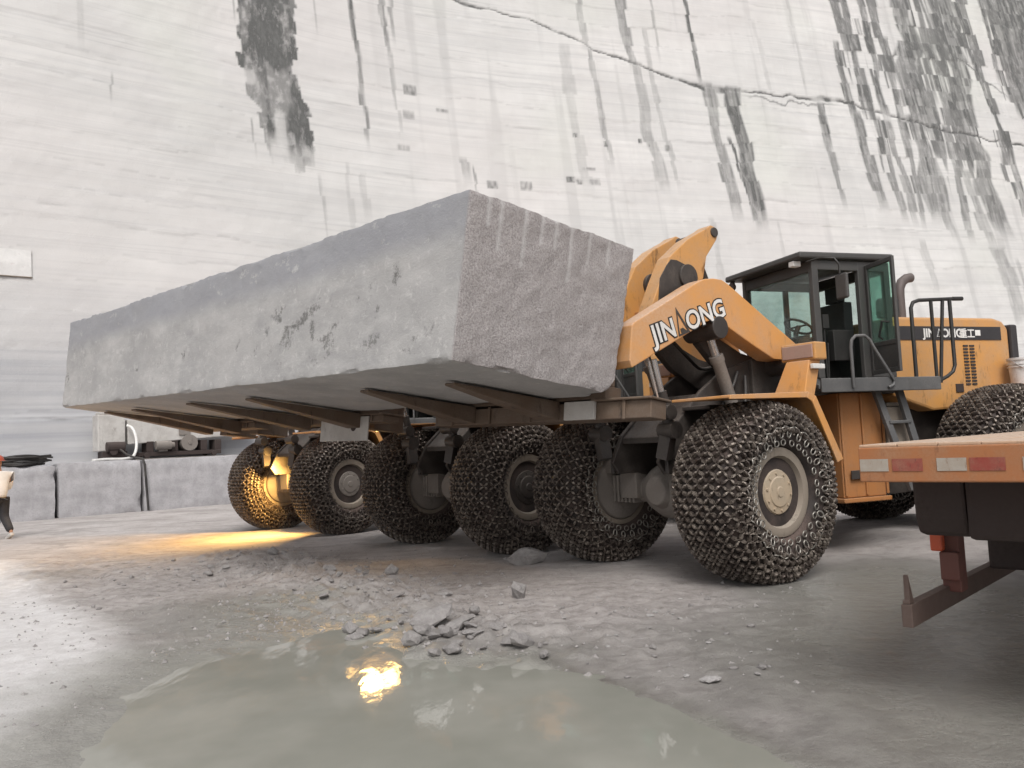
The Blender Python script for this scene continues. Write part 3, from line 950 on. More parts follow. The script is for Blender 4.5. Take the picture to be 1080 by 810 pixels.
def make_chain():
    """diamond net of upright links over tread and shoulders"""
    vs = []; fs = []
    dense = tyre_profile(400, .022)
    # arc length
    acc = [0]
    for p, q in zip(dense[:-1], dense[1:]):
        acc.append(acc[-1] + math.hypot(p[0] - q[0], p[1] - q[1]))
    tot = acc[-1]
    lo, hi = .13 * tot, .87 * tot
    rows = 19
    N = 44

    def at(sv):
        i = int(np.searchsorted(acc, sv)); i = min(max(i, 1), len(dense) - 2)
        f = (sv - acc[i - 1]) / (acc[i] - acc[i - 1] + 1e-9)
        p = [dense[i - 1][c] * (1 - f) + dense[i][c] * f for c in (0, 1)]
        t = (dense[i + 1][0] - dense[i - 1][0], dense[i + 1][1] - dense[i - 1][1])
        l = math.hypot(*t)
        return p, (t[1] / l, -t[0] / l)
    rr = random.Random(5)

    def P(j, i):
        s = lo + (hi - lo) * j / rows
        (r, y), (nr, ny) = at(s)
        a = 2 * math.pi * (i + (.5 if j % 2 else 0)) / N + rr.uniform(-.006, .006)
        y += rr.uniform(-.004, .004)
        sg = 1
        return Vector((math.sin(a) * r, y, math.cos(a) * r)), Vector((math.sin(a) * nr, ny, math.cos(a) * nr)).normalized()
    nodes = {(j, i): P(j, i) for j in range(rows + 1) for i in range(N)}
    mid = Vector((0, 0, 0))

    def out(p, n):
        c = Vector((p.x, 0, p.z)).normalized() * .695
        return n if n.dot(p - c) > 0 else -n

    def linkp(p0, n0, p1, n1, w, h, ends=.16):
        t = p1 - p0; L = t.length; t = t / L
        n = (n0 + n1).normalized(); s = t.cross(n).normalized()
        b = len(vs)
        for f, ww, hh in ((ends, .45, .6), (.36, 1.12, 1.0), (.64, 1.12, 1.0), (1 - ends, .45, .6)):
            c = p0 + t * L * f
            for a_, b_ in ((-1, -.35), (1, -.35), (.62, 1), (-.62, 1)):
                vs.append(c + s * a_ * w * ww / 2 + n * b_ * h * hh)
        for q in range(3):
            for e in range(4):
                fs.append((b + q * 4 + e, b + q * 4 + (e + 1) % 4, b + q * 4 + 4 + (e + 1) % 4, b + q * 4 + 4 + e))
        fs.append((b + 3, b + 2, b + 1, b)); fs.append((b + 12, b + 13, b + 14, b + 15))
    for j in range(rows):
        for i in range(N):
            p, n = nodes[(j, i)]; n = out(p, n)
            for di in ((0, -1) if j % 2 == 0 else (0, 1)):
                q, nq = nodes[(j + 1, (i + di) % N)]; nq = out(q, nq)
                linkp(p, n, q, nq, .030, .032)
    # joining rings lying flat at the nodes
    for (j, i), (p, n) in nodes.items():
        n = out(p, n)
        a = n.cross(Vector((0, 1, 0)))
        if a.length < .1:
            a = n.cross(Vector((1, 0, 0)))
        a.normalize(); b2 = n.cross(a)
        b = len(vs)
        for q in range(6):
            an = q * math.pi / 3
            for rad, hh in ((.019, .003), (.015, .013), (.008, .006)):
                vs.append(p + (a * math.cos(an) + b2 * math.sin(an)) * rad + n * hh)
        for q in range(6):
            for e in range(2):
                fs.append((b + q * 3 + e, b + q * 3 + e + 1, b + ((q + 1) % 6) * 3 + e + 1, b + ((q + 1) % 6) * 3 + e))
    me = bpy.data.meshes.new('tyre_chain')
    me.from_pydata([tuple(v) for v in vs], [], fs)
    bm = bmesh.new(); bm.from_mesh(me); bmesh.ops.recalc_face_normals(bm, faces=bm.faces); bm.to_mesh(me); bm.free()
    me.materials.append(M['chain'])
    return me


def ring_pts(c, u, v, ru, rv, n=10):
    return [c + u * math.cos(2 * math.pi * q / n) * ru + v * math.sin(2 * math.pi * q / n) * rv for q in range(n + 1)]


def make_sidechain(sides):
    """rings and Y links that tie the net round the rim, both sides"""
    m = MB()
    prof = tyre_profile(400, .018)
    side = [p for p in prof if p[1] > .15 and p[0] < .80]
    side.sort()
    rs = [p[0] for p in side]; ys = [p[1] for p in side]
    Y = lambda r: float(np.interp(r, rs, ys))
    rr = random.Random(8)
    for sg in sides:
        n = 26
        for i in range(n):
            a = 2 * math.pi * i / n + rr.uniform(-.03, .03)
            e_r = Vector((math.sin(a), 0, math.cos(a))); e_t = Vector((math.cos(a), 0, -math.sin(a)))
            r0 = .60 + rr.uniform(-.02, .02)
            sl = (Y(r0 + .04) - Y(r0 - .04)) / .08
            u = (e_r + Vector((0, sl * sg, 0))).normalized()
            c = e_r * r0 + Vector((0, (Y(r0) + .012) * sg, 0))
            m.tube(ring_pts(c, u, e_t, .046, .032, 8), .0085, 5, False)
            for da, rr2 in ((.13, .70), (-.13, .70)):
                b = a + da
                f = Vector((math.sin(b), 0, math.cos(b))) * rr2 + Vector((0, (Y(rr2) + .012) * sg, 0))
                m.tube([c + u * .055, (c + u * .055) * .5 + f * .5 + Vector((0, .012 * sg, 0)), f], .0085, 5)
            a2 = a + math.pi / n
            c2 = Vector((math.sin(a2), 0, math.cos(a2))) * .525 + Vector((0, (Y(.525) + .014) * sg, 0))
            e_r2 = Vector((math.sin(a2), 0, math.cos(a2))); e_t2 = Vector((math.cos(a2), 0, -math.sin(a2)))
            m.tube(ring_pts(c2, e_r2, e_t2, .034, .04, 6), .008, 5, False)
    me = m.mesh('side_chain'); me.materials.append(M['sidechain']); me.shade_smooth()
    return me


def make_rim():
    m = MB()
    m.lathe([(.02, .10), (.24, .10), (.29, .13), (.31, .19), (.345, .22), (.37, .29), (.385, .325), (.44, .335), (.475, .325), (.48, .29), (.45, .25), (.45, -.25), (.48, -.29), (.475, -.32), (.42, -.32), (.40, -.28), (.37, -.10), (.30, -.06), (.02, -.05)], seg=44)
    for q in range(20):
        a = 2 * math.pi * q / 20
        c = Vector((math.sin(a) * .272, .108, math.cos(a) * .272))
        m.tube([c, c + Vector((0, .035, 0))], .016, 6)
    me = m.mesh('wheel'); me.materials.append(M['rim']); me.shade_smooth(); me.set_sharp_from_angle(angle=R(30))
    return me


def make_hub():
    m = MB()
    m.lathe([(.245, .09), (.245, .27), (.232, .292), (.165, .300), (.155, .312), (.06, .315), (.05, .325), (.005, .325)], seg=36)
    for q in range(10):
        a = 2 * math.pi * q / 10
        c = Vector((math.sin(a) * .198, .292, math.cos(a) * .198))
        m.tube([c, c + Vector((0, .018, 0))], .014, 6)
    me = m.mesh('hub_cap'); me.materials.append(M['hubpale']); me.shade_smooth(); me.set_sharp_from_angle(angle=R(30))
    return me


TYRE, CHAIN, SIDE, SIDE2, RIM, HUB = make_tyre(), make_chain(), make_sidechain((1,)), make_sidechain((-1,)), make_rim(), make_hub()


HUB2, HUB3 = HUB.copy(), HUB.copy()
HUB2.materials.clear(); HUB2.materials.append(M['oily'])
HUB3.materials.clear(); HUB3.materials.append(M['dustmetal'])
SIDED, SIDED2 = SIDE.copy(), SIDE2.copy()
for me in (SIDED, SIDED2):
    me.materials.clear(); me.materials.append(M['chain'])


def wheel(parent, Mx, spin):
    w = link('wheel', RIM, parent)
    w.matrix_local = Mx @ Matrix.Rotation(spin, 4, 'Y')
    for n_, me in (('tyre', TYRE), ('tyre_chain', CHAIN), ('side_chain', SIDE), ('side_chain', SIDE2), ('hub_cap', HUB)):
        link(n_, me, w)
    return w


# ------------------------------------------------------------------ lettering
def text_mesh(body, size, offset=0.0, extrude=.002, spacing=1.0):
    cu = bpy.data.curves.new('lettering', 'FONT')
    cu.body = body; cu.size = size; cu.offset = offset; cu.extrude = extrude; cu.space_character = spacing
    cu.align_x = 'LEFT'; cu.resolution_u = 4
    o = bpy.data.objects.new('lettering', cu)
    COL.objects.link(o)
    dg = bpy.context.evaluated_depsgraph_get()
    me = bpy.data.meshes.new_from_object(o.evaluated_get(dg))
    bpy.data.objects.remove(o)
    bpy.data.curves.remove(cu)
    me.materials.clear()
    return me


def put_text(name, runs, Mx, parent, stretch=1.0):
    """runs: (text, x, size, offset, material, lift); joins all runs of one material into one mesh"""
    groups = {}
    for body, x, size, off_, mt, lift in runs:
        me = text_mesh(body, size, off_)
        me.transform(Matrix.Translation((x, 0, lift)) @ Matrix.Diagonal((stretch, 1, 1, 1)))
        groups.setdefault(mt, []).append(me)
    res = []
    for mt, mes in groups.items():
        bm = bmesh.new()
        for me in mes:
            bm.from_mesh(me); bpy.data.meshes.remove(me)
        me = bpy.data.meshes.new(name)
        bm.to_mesh(me); bm.free()
        me.transform(Mx)
        me.materials.append(M[mt])
        res.append(me)
    first = None
    for me in res:
        o = link(name if first is None else name + '_outline', me, parent)
        first = first or o
    return first
#MARK_LOADER

# ------------------------------------------------------------------ wheel loader (x forward, y to its left, z up; origin under the front axle)
TR = Matrix.Translation((-1.9, 0, 0)) @ Matrix.Rotation(R(-15.1), 4, 'Z')     # rear half, steered at the centre hinge
BOOM = [(1.25, 2.80), (1.20, 2.84), (0.18, 3.35), (0.05, 3.40), (-0.10, 3.42), (-0.25, 3.415), (-0.36, 3.37), (-1.58, 2.70), (-1.60, 2.62), (-1.50, 2.53),
        (-1.36, 2.48), (-1.12, 2.49), (-0.72, 2.66), (-0.35, 2.83), (-0.14, 2.93), (0.06, 2.90), (0.22, 2.82), (1.28, 2.34), (1.31, 2.42)]
BELL = [(-0.44, 4.14), (-0.54, 4.20), (-0.63, 4.18), (-0.67, 4.11), (-0.63, 4.02), (-0.42, 3.78), (-0.30, 3.62), (-0.34, 3.50), (-0.10, 3.36), (0.03, 3.17), (0.30, 2.98), (0.56, 2.86),
        (0.66, 2.93), (0.56, 3.14), (0.41, 3.42), (0.23, 3.72), (-0.10, 3.97)]


def boom_plate(poly, y0, y1):
    m = MB(); m.prism(poly, y0, y1)
    bmesh.ops.triangulate(m.bm, faces=[f for f in m.bm.faces if len(f.verts) > 4])
    return m


def make_loader(label):
    root = empty('wheel_loader', label, 'wheel loader', group='three wheel loaders lifting one block side by side')
    # --- wheels
    for (x, y, z, rear) in ((0, 1.25, .95, 0), (0, -1.25, .95, 0), (-2.9, 1.25, 1.10, 1), (-2.9, -1.25, 1.10, 1)):
        Mx = (TR if rear else Matrix.Identity(4)) @ Matrix.Translation((x, y, z))
        if y < 0:
            Mx = Mx @ Matrix.Rotation(math.pi, 4, 'Z')
        wheel(root, Mx, rnd.uniform(0, .3))
    # --- front axle
    m = MB()
    m.tube([(0, -.98, .95), (0, -.5, .95), (0, -.30, .95)], [.19, .17, .17], 20)
    m.tube([(0, .98, .95), (0, .62, .95)], [.19, .19], 20)
    m.lathe([(.05, -.34), (.2, -.32), (.28, -.2), (.345, -.05), (.36, .12), (.345, .3), (.28, .45), (.2, .6)], (0, 0, .95), 'Y', 28)
    m.lathe([(.02, .3), (.16, .28), (.21, .18), (.24, .05)], (0.12, .1, .95), 'X', 20)
    for q in range(7):
        m.box(-.21, .21, -.92 + q * .07, -.885 + q * .07, .78, 1.12)
    for sg in (1, -1):
        m.lathe([(.26, .86 * sg), (.40, .90 * sg), (.42, .97 * sg), (.33, 1.02 * sg)], (0, 0, .95), 'Y', 32)
        m.box(-.24, .24, .52 * sg - .14, .52 * sg + .14, .84, 1.22)
        m.box(-.12, .28, .86 * sg - .07, .86 * sg + .07, 1.15, 1.36)
    m.build('front_axle', M['dustmetal'], root, .012, 35)
    # --- front frame: greasy plates sloping down to the nose
    prof = [(-2.0, 2.18), (-1.5, 2.56), (-1.25, 2.56), (-.55, 2.36), (-.15, 2.12), (.45, 1.62), (.62, 1.30), (.52, 1.16), (.2, 1.16), (-.9, .86), (-2.0, .72)]
    m = MB()
    for y0, y1 in ((.36, .42), (-.42, -.36)):
        m.prism(prof, y0, y1)
    m.box(-2.0, -1.93, -.36, .36, .8, 2.1)
    m.hexa([(-.15, -.36, 2.02), (.45, -.36, 1.52), (.45, .36, 1.52), (-.15, .36, 2.02), (-.15, -.36, 2.09), (.45, -.36, 1.59), (.45, .36, 1.59), (-.15, .36, 2.09)])
    m.box(-1.8, -.3, -.36, .36, 1.0, 1.1)
    m.tube([(-1.42, -.82, 2.42), (-1.42, .82, 2.42)], .13, 18)
    for sg in (1, -1):
        m.box(-1.75, -1.05, .42 * sg - .02, .42 * sg + .04 * sg + .02, 1.1, 2.5)
        m.box(-1.3, .55, .46 * sg - .03, .46 * sg + .03, 1.16, 1.34)
        m.box(-1.2, .2, min(.42 * sg, .84 * sg), max(.42 * sg, .84 * sg), 1.88, 1.93)
    m.build('front_frame', M['oily'], root, .012)
    # --- boom arms
    for sg in (1, -1):
        m = boom_plate(BOOM, .50 * sg, .76 * sg)
        arm = m.build('boom_arm', M['orange_clean'], root, .012)
        m = MB()      # bosses and pins
        m.tube([(-.16, .28 * sg, 2.84), (-.16, .775 * sg, 2.84)], .135, 20)
        m.build('pivot_pin', M['oily'], arm, .008, 35)
        m = MB()
        m.tube([(-1.42, .46 * sg, 2.57), (-1.42, .80 * sg, 2.57)], .085, 18)
        m.build('pivot_pin', M['oily'], arm, .008, 35)
    m = MB()
    m.tube([(.05, -.5, 3.08), (.05, .5, 3.08)], .16, 20)
    m.box(-.12, .28, -.42, .42, 3.02, 3.14)
    m.build('boom_crossbeam', M['orange_rust'], root, .01, 35)
    m = MB()     # inner skirt under the arms, seen dark through the bend
    for sg in (1, -1):
        m.prism([(-1.45, 2.5), (-.95, 2.60), (-.30, 2.88), (-.18, 2.70), (-.45, 2.45), (-.9, 2.2), (-1.4, 2.2)], .30 * sg, .40 * sg)
    m.build('boom_web', M['oily'], root, .008)
    # lettering on both outer faces
    for sg in (1, -1):
        an = math.atan2(.34, 1.05)
        tx = Vector((-math.cos(an), 0, math.sin(an))) if sg > 0 else Vector((math.cos(an), 0, -math.sin(an)))
        ny = Vector((0, sg, 0)); ty = ny.cross(tx)
        Mx = Matrix((tx, ty, ny)).transposed().to_4x4()
        Mx.translation = Vector((.93, .763, 2.60)) if sg > 0 else Vector((-.10, -.763, 2.94))
        arm = [c for c in root.children if c.name.startswith('boom_arm')][0 if sg > 0 else 1]
        for body, x in (('JIN', 0.0), ('ONG', .575)):
            put_text('lettering', [(body, x, .30, .006, 'letter', .004), (body, x, .30, .021, 'outline', 0)], Mx, arm, 1.0)
        m = MB(Mx)      # triangular emblem standing for the letter between the two halves
        def ring(pts, inner, z0, z1):
            n_ = len(pts)
            for i in range(n_):
                a, b = pts[i], pts[(i + 1) % n_]; c_, d_ = inner[i], inner[(i + 1) % n_]
                m.hexa([(a[0], a[1], z0), (b[0], b[1], z0), (d_[0], d_[1], z0), (c_[0], c_[1], z0), (a[0], a[1], z1), (b[0], b[1], z1), (d_[0], d_[1], z1), (c_[0], c_[1], z1)])
        ring([(.40, -.02), (.60, -.02), (.475, .30)], [(.425, 0), (.565, 0), (.475, .235)], .0005, .005)
        m.hexa([(.455, .0, .001), (.56, .0, .001), (.50, .055, .001), (.455, .055, .001), (.455, .0, .005), (.56, .0, .005), (.50, .055, .005), (.455, .055, .005)])
        m.build('emblem', M['oily'], arm)
    # --- bell cranks and their cylinder
    for y0, y1 in ((.19, .40), (-.40, -.19)):
        m = boom_plate(BELL, y0, y1)
        bc = m.build('bell_crank', M['orange'], root, .012)
        yc = (y0 + y1) / 2
        for px_, pz_, pr_, pe_ in ((-.04, 3.50, .15, .05), (-.585, 4.11, .062, .02), (.56, 2.96, .075, .03)):
            m = MB()
            m.tube([(px_, y0 - pe_, pz_), (px_, y1 + pe_, pz_)], pr_, 20)
            m.build('pivot_pin', M['oily'], bc, .006, 35)
        m = MB()    # worn dark patch plate round the pivot
        m.prism([(.22, 3.69), (.30, 3.61), (.42, 3.45), (.475, 3.12), (.38, 3.08), (.16, 3.20), (.02, 3.28), (-.10, 3.40), (-.15, 3.52), (-.05, 3.64), (.12, 3.69)] if y0 > 0 else [(.27, 3.56), (.05, 3.66), (-.14, 3.62), (-.22, 3.5), (-.12, 3.38), (.02, 3.2), (.28, 3.0), (.50, 2.9), (.52, 3.1), (.38, 3.4)], y1 + .001 if y0 > 0 else y0 - .014, y1 + .014 if y0 > 0 else y0 - .001)
        m.build('pivot_plate', M['oily'], bc, .004)
    m = MB()
    m.tube([(-.585, 0, 4.11), (-1.05, 0, 3.10)], .055, 14)
    m.tube([(-.585, -.40, 4.11), (-.585, .40, 4.11)], .05, 14)
    rod = m.build('tilt_rod', M['oily'], root, 0, 35)
    m = MB()
    m.tube([(-.85, 0, 3.53), (-1.35, 0, 2.45)], .105, 16)
    m.build('tilt_cylinder', M['orange_rust'], root, 0, 35)
    m = MB()     # push links down to the carriage
    for y in (.30, -.30):
        m.bar((.56, y, 2.96), (1.30, y, 2.62), .13, .17)
    m.build('push_link', M['orange_rust'], root, .01)
    # --- lift cylinders and front steering rams
    for sg in (1, -1):
        m = MB()
        m.tube([(-.18, .56 * sg, 2.82), (-.36, .56 * sg, 2.36)], .05, 14)
        cyl = m.build('lift_rod', M['chrome'], root, 0, 40)
        m = MB()
        m.tube([(-.29, .56 * sg, 2.53), (-.32, .56 * sg, 2.46), (-.33, .56 * sg, 2.44), (-.66, .56 * sg, 1.62)], [.088, .088, .075, .075], 16)
        m.tube([(-.66, .40 * sg, 1.60), (-.66, .70 * sg, 1.60)], .09, 14)
        m.build('lift_cylinder', M['dustmetal'], root, 0, 40)
        m = MB()
        m.tube([(.78, .58 * sg, 2.46), (.66, .58 * sg, 1.98)], .042, 12)
        m.tube([(.86, .58 * sg, 2.44), (.73, .58 * sg, 1.95)], .022, 8)
        m.build('link_rod', M['chrome'], root, 0, 40)
        m = MB()
        m.tube([(.69, .58 * sg, 2.10), (.58, .58 * sg, 1.66)], .065, 14)
        m.tube([(.68, .46 * sg, 1.86), (.68, .72 * sg, 1.86)], .085, 14)
        m.tube([(.60, .48 * sg, 1.66), (.60, .70 * sg, 1.66)], .10, 14)
        m.bar((.60, .58 * sg, 1.66), (.62, .50 * sg, 1.34), .14, .14)
        m.build('link_cylinder', M['oily'], root, 0, 40)
    m = MB()
    for q, (a, b) in enumerate((((-.9, .48, 2.3), (-.3, .62, 1.5)), ((-.8, .40, 2.35), (.2, .5, 1.6)), ((-1.3, .3, 2.4), (-.2, .2, 2.9)), ((-.9, -.48, 2.3), (-.3, -.62, 1.5)), ((-1.2, -.2, 2.5), (-.1, -.1, 2.95)))):
        a = Vector(a); b = Vector(b)
        pts = [a.lerp(b, t) + Vector((0, .06 * math.sin(t * 6 + q), -.22 * math.sin(math.pi * t))) for t in [i / 10 for i in range(11)]]
        m.tube(pts, .024, 7)
    m.build('hydraulic_hose', M['hose'], root, 0, 60)
    # --- front fenders with lamps
    for sg in (1, -1):
        def yy(a, b):
            return (min(a * sg, b * sg), max(a * sg, b * sg))
        m = MB()
        y0, y1 = yy(.84, 1.62)
        T_ = [(.80, 1.955), (-.50, 1.985), (-.60, 1.95), (-1.03, 1.23)]
        for a, b in zip(T_[:-1], T_[1:]):
            m.hexa([(a[0], y0, a[1]), (b[0], y0, b[1]), (b[0], y1, b[1]), (a[0], y1, a[1]), (a[0], y0, a[1] + .03), (b[0] - .03, y0, b[1] + .02), (b[0] - .03, y1, b[1] + .02), (a[0], y1, a[1] + .03)])
        lp = yy(1.621, 1.645)
        O_ = [(.80, 1.985), (-.51, 2.015), (-.635, 1.97), (-1.07, 1.25)]; I_ = [(.80, 1.94), (-.47, 1.95), (-.565, 1.905), (-.955, 1.215)]
        for i in range(3):
            m.hexa([(I_[i][0], lp[0], I_[i][1]), (I_[i + 1][0], lp[0], I_[i + 1][1]), (I_[i + 1][0], lp[1], I_[i + 1][1]), (I_[i][0], lp[1], I_[i][1]),
                    (O_[i][0], lp[0], O_[i][1]), (O_[i + 1][0], lp[0], O_[i + 1][1]), (O_[i + 1][0], lp[1], O_[i + 1][1]), (O_[i][0], lp[1], O_[i][1])])
        m.build('front_fender', M['orange_clean'], root, .006)
        m = MB()
        a0, a1 = yy(.86, 1.30)
        # tapered upright in front of the cab
        m.hexa([(-1.12, a0, 2.0), (-.92, a0, 2.0), (-.92, a1, 2.0), (-1.12, a1, 2.0), (-1.28, *yy(.98, 1.30)[:1], 2.42), (-1.06, yy(.98, 1.30)[0], 2.42), (-1.06, yy(.98, 1.30)[1], 2.42), (-1.28, yy(.98, 1.30)[1], 2.42)])
        lb = m.build('lamp_bracket', M['orange_clean'], root, .01)
        b0, b1 = yy(.90, 1.38)
        m = MB()
        m.box(-1.30, -1.075, b0, b1, 2.42, 2.63)
        m.build('headlamp', M['orange'], root, .018)
        m = MB()
        m.box(-1.074, -1.055, b0 + .03, b1 - .03, 2.445, 2.605)
        m.build('lamp_lens', M['lens'], lb, .008)
        m = MB()
        m.box(-1.28, -1.05, *yy(1.31, 1.36), 2.31, 2.37)
        m.build('marker_lamp', M['letter'], lb, .01)
    # ================= rear half
    m = MB(TR)
    m.prism([(.35, 1.25), (.1, 1.75), (-.4, 1.9), (-4.1, 1.9), (-4.1, .8), (-3.4, .72), (-.2, .62), (.35, .75)], -.46, .46)
    m.tube([(0, 0, .62), (0, 0, 2.0)], .13, 16)
    m.tube([(.05, .38, 1.3), (-.75, .62, 1.25)], .07, 12)
    m.tube([(.05, -.38, 1.3), (-.75, -.62, 1.25)], .07, 12)
    m.box(.05, .5, -.2, .2, 1.85, 2.05); m.box(.05, .5, -.2, .2, .68, .86)
    m.build('rear_frame', M['oily'], root, .012)
    m = MB(TR)
    m.tube([(-2.9, -.98, 1.10), (-2.9, .98, 1.10)], .19, 20)
    m.lathe([(.1, -.36), (.28, -.25), (.36, 0), (.28, .25), (.1, .36)], (-2.9, 0, 1.10), 'Y', 24)
    m.build('rear_axle', M['dustmetal'], root, 0, 35)
    for sg in (1, -1):
        m = MB(TR)
        y0, y1 = (.47, 1.02) if sg > 0 else (-1.02, -.47)
        yo = y1 if sg > 0 else y0
        m.box(-.98, -.30, y0, y1, .72, 2.04)
        for x in (-.99, -.66, -.33):
            m.box(x - .018, x + .018, *sorted((yo + .002 * sg, yo + .028 * sg)), .74, 2.03)
        m.box(-1.02, -.26, *sorted((yo - .45 * sg, yo + .05 * sg)), .66, .715)
        sp = m.build('side_tank', M['orange_rust'], root, .012)
        m = MB(TR)
        m.box(-.62, -.40, *sorted((yo + .03 * sg, yo + .05 * sg)), .95, 1.06)
        m.build('tank_latch', M['oily'], sp, .006)
        # battery box and steps behind the tank
        m = MB(TR)
        for (xa, xb) in ((-.82, -1.12), (-1.20, -1.40)):
            m.hexa([(xa - .05, yo + .08 * sg, 2.05), (xa + .05, yo + .08 * sg, 2.05), (xa + .05, yo + .14 * sg, 2.05), (xa - .05, yo + .14 * sg, 2.05),
                    (xb - .05, yo + .26 * sg, .78), (xb + .05, yo + .26 * sg, .78), (xb + .05, yo + .32 * sg, .78), (xb - .05, yo + .32 * sg, .78)])
        for t in (.32, .62, .93):
            x0 = -.82 + (-1.12 + .82) * t; x1 = -1.20 + (-1.40 + 1.20) * t
            yq = yo + (.11 + .18 * t) * sg; z = 2.05 + (.78 - 2.05) * t
            m.box(x1, x0, *sorted((yq - .09 * sg, yq + .05 * sg)), z - .02, z + .02)
        m.build('ladder', M['greydeck'], root, .008)
        m = MB(TR)
        m.box(-1.42, -1.03, *sorted((yo - .35 * sg, yo + .05 * sg)), 1.35, 1.84)
        m.box(-1.36, -1.10, *sorted((yo - .30 * sg, yo + .0 * sg)), 1.845, 1.90)
        m.build('battery_box', M['rim'], root, .02)
    # hood, band, grille, counterweight
    m = MB(TR)
    m.prism([(-1.50, 2.0), (-1.50, 3.055), (-1.62, 3.075), (-3.45, 3.075), (-3.62, 3.03), (-3.72, 2.92), (-3.72, 1.85), (-2.2, 1.78)], -.74, .74)
    hood = m.build('engine_hood', M['orange'], root, .035)
    for sg in (1, -1):
        m = MB(TR)
        m.box(-3.56, -1.52, *sorted((.741 * sg, .752 * sg)), 2.755, 2.945)
        m.build('hood_band', M['band'], hood, .003)
        m = MB(TR)
        for xc in (-2.86, -2.98):
            for q in range(13):
                z = 2.12 + q * .045
                m.box(xc - .042, xc + .042, *sorted((.742 * sg, .753 * sg)), z, z + .024)
        m.build('hood_vent', M['band'], hood)
        m = MB(TR)
        m.box(-2.76, -2.62, *sorted((.741 * sg, .756 * sg)), 2.02, 2.14)
        m.build('hood_latch', M['chassis'], hood, .006)
        tx = Vector((-sg, 0, 0)); ny = Vector((0, sg, 0)); ty = Vector((0, 0, 1))
        Mx = Matrix((tx, ty, ny)).transposed().to_4x4()
        Mx.translation = Vector((-2.10 if sg > 0 else -3.1, .7535 * sg, 2.795))
        for run in (('JIN', 0, .165, .005, 'letter', 0), ('ONG', .33, .165, .005, 'letter', 0), ('\u91cd\u5de5', .66, .145, .003, 'letter', 0)):
            put_text('lettering', [run], TR @ Mx, hood)
        m = MB(TR @ Mx)
        for a, b in (((.245, 0), (.285, .115)), ((.285, .115), (.325, 0)), ((.25, .008), (.32, .008))):
            m.bar((a[0], a[1], .001), (b[0], b[1], .001), .004, .014)
        m.build('emblem', M['letter'], hood)
        m = MB(TR @ Mx)
        m.hexa([(.96, .02, 0), (1.06, .02, 0), (1.06, .10, 0), (.96, .10, 0), (.985, .03, .003), (1.045, .03, .003), (1.035, .09, .003), (.985, .09, .003)])
        m.build('emblem', M['letter'], hood)
    m = MB(TR)
    m.box(-3.86, -3.725, -.78, .78, 1.95, 2.98)
    m.build('rear_grille', M['band'], root, .03)
    m = MB(TR)
    m.prism([(-3.60, .95), (-3.60, 1.93), (-4.25, 1.93), (-4.38, 1.6), (-4.30, .85)], -1.15, 1.15)
    m.build('counterweight', M['orange_rust'], root, .05)
    for sg in (1, -1):
        m = MB(TR)
        m.box(-4.05, -3.28, *sorted((.755 * sg, 1.32 * sg)), 2.06, 2.09)
        m.box(-4.02, -3.98, *sorted((.80 * sg, 1.25 * sg)), 1.93, 2.06)
        m.box(-3.70, -3.66, *sorted((.76 * sg, .84 * sg)), 1.93, 2.06)
        m.build('rear_fender', M['orange_rust'], root, .008)
    m = MB(TR)
    m.tube([(-2.2, .3, 3.05), (-2.2, .3, 3.45), (-2.21, .3, 3.56), (-2.26, .3, 3.655), (-2.35, .3, 3.71), (-2.44, .3, 3.725)], .068, 16)
    m.build('exhaust_pipe', M['exhaust'], root, 0, 50)
    m = MB(TR)
    m.lathe([(.02, 3.42), (.13, 3.40), (.15, 3.36), (.15, 3.14), (.09, 3.12), (.09, 3.05)], (-1.92, .34, 0), 'Z', 20)
    m.build('air_cleaner', M['black'], root, 0, 35)
    # --- platform, skirt, rails
    m = MB(TR)
    m.box(-1.62, .28, .86, 1.38, 2.075, 2.13)
    m.hexa([(-1.62, .86, 2.07), (.25, .86, 2.07), (.25, 1.36, 2.07), (-1.50, 1.36, 2.07), (-1.62, .86, 2.135), (.25, .86, 2.135), (.25, 1.38, 2.135), (-1.62, 1.38, 2.135)]) if False else None
    m.box(-1.62, .26, 1.382, 1.41, 2.03, 2.20)
    m.box(-1.46, .24, -.62, .855, 2.03, 2.10)
    m.box(-1.46, .14, -.60, .855, 2.10, 2.24)
    m.build('platform', M['greydeck'], root, .01)
    m = MB(TR)
    hr = [(-1.26, 1.37, 2.2), (-1.26, 1.37, 3.08), (-1.30, 1.37, 3.15), (-1.40, 1.37, 3.18), (-1.98, 1.37, 3.21)]
    m.tube(hr, .024, 8)
    m.tube([(-1.98, 1.37, 3.21), (-2.14, 1.37, 3.215)], .028, 8)
    m.tube([(-1.60, 1.37, 3.18), (-1.60, 1.37, 2.12)], .022, 8)
    m.tube([(-1.80, 1.37, 3.19), (-1.66, 1.37, 2.12)], .022, 8)
    m.tube([(-1.92, 1.37, 3.2), (-1.92, 1.37, 2.34), (-1.88, 1.37, 2.26), (-1.78, 1.37, 2.20), (-1.60, 1.37, 2.13)], .024, 8)
    m.build('handrail', M['black'], root, 0, 50)
    m = MB(TR)
    m.tube([(-.20, 1.43, 2.08), (-.20, 1.43, 2.58), (-.22, 1.43, 2.66), (-.28, 1.43, 2.71), (-.42, 1.43, 2.715), (-.49, 1.43, 2.67), (-.55, 1.43, 2.57), (-.84, 1.43, 2.16), (-.82, 1.43, 2.10), (-.74, 1.43, 2.07)], .02, 8)
    m.build('grab_rail', M['greydeck'], root, 0, 50)
    # --- cab
    X0, X1, Y0, Y1, Z0, Z1 = -.22, -1.40, -.55, .85, 2.24, 3.78
    m = MB(TR)
    P_ = .075
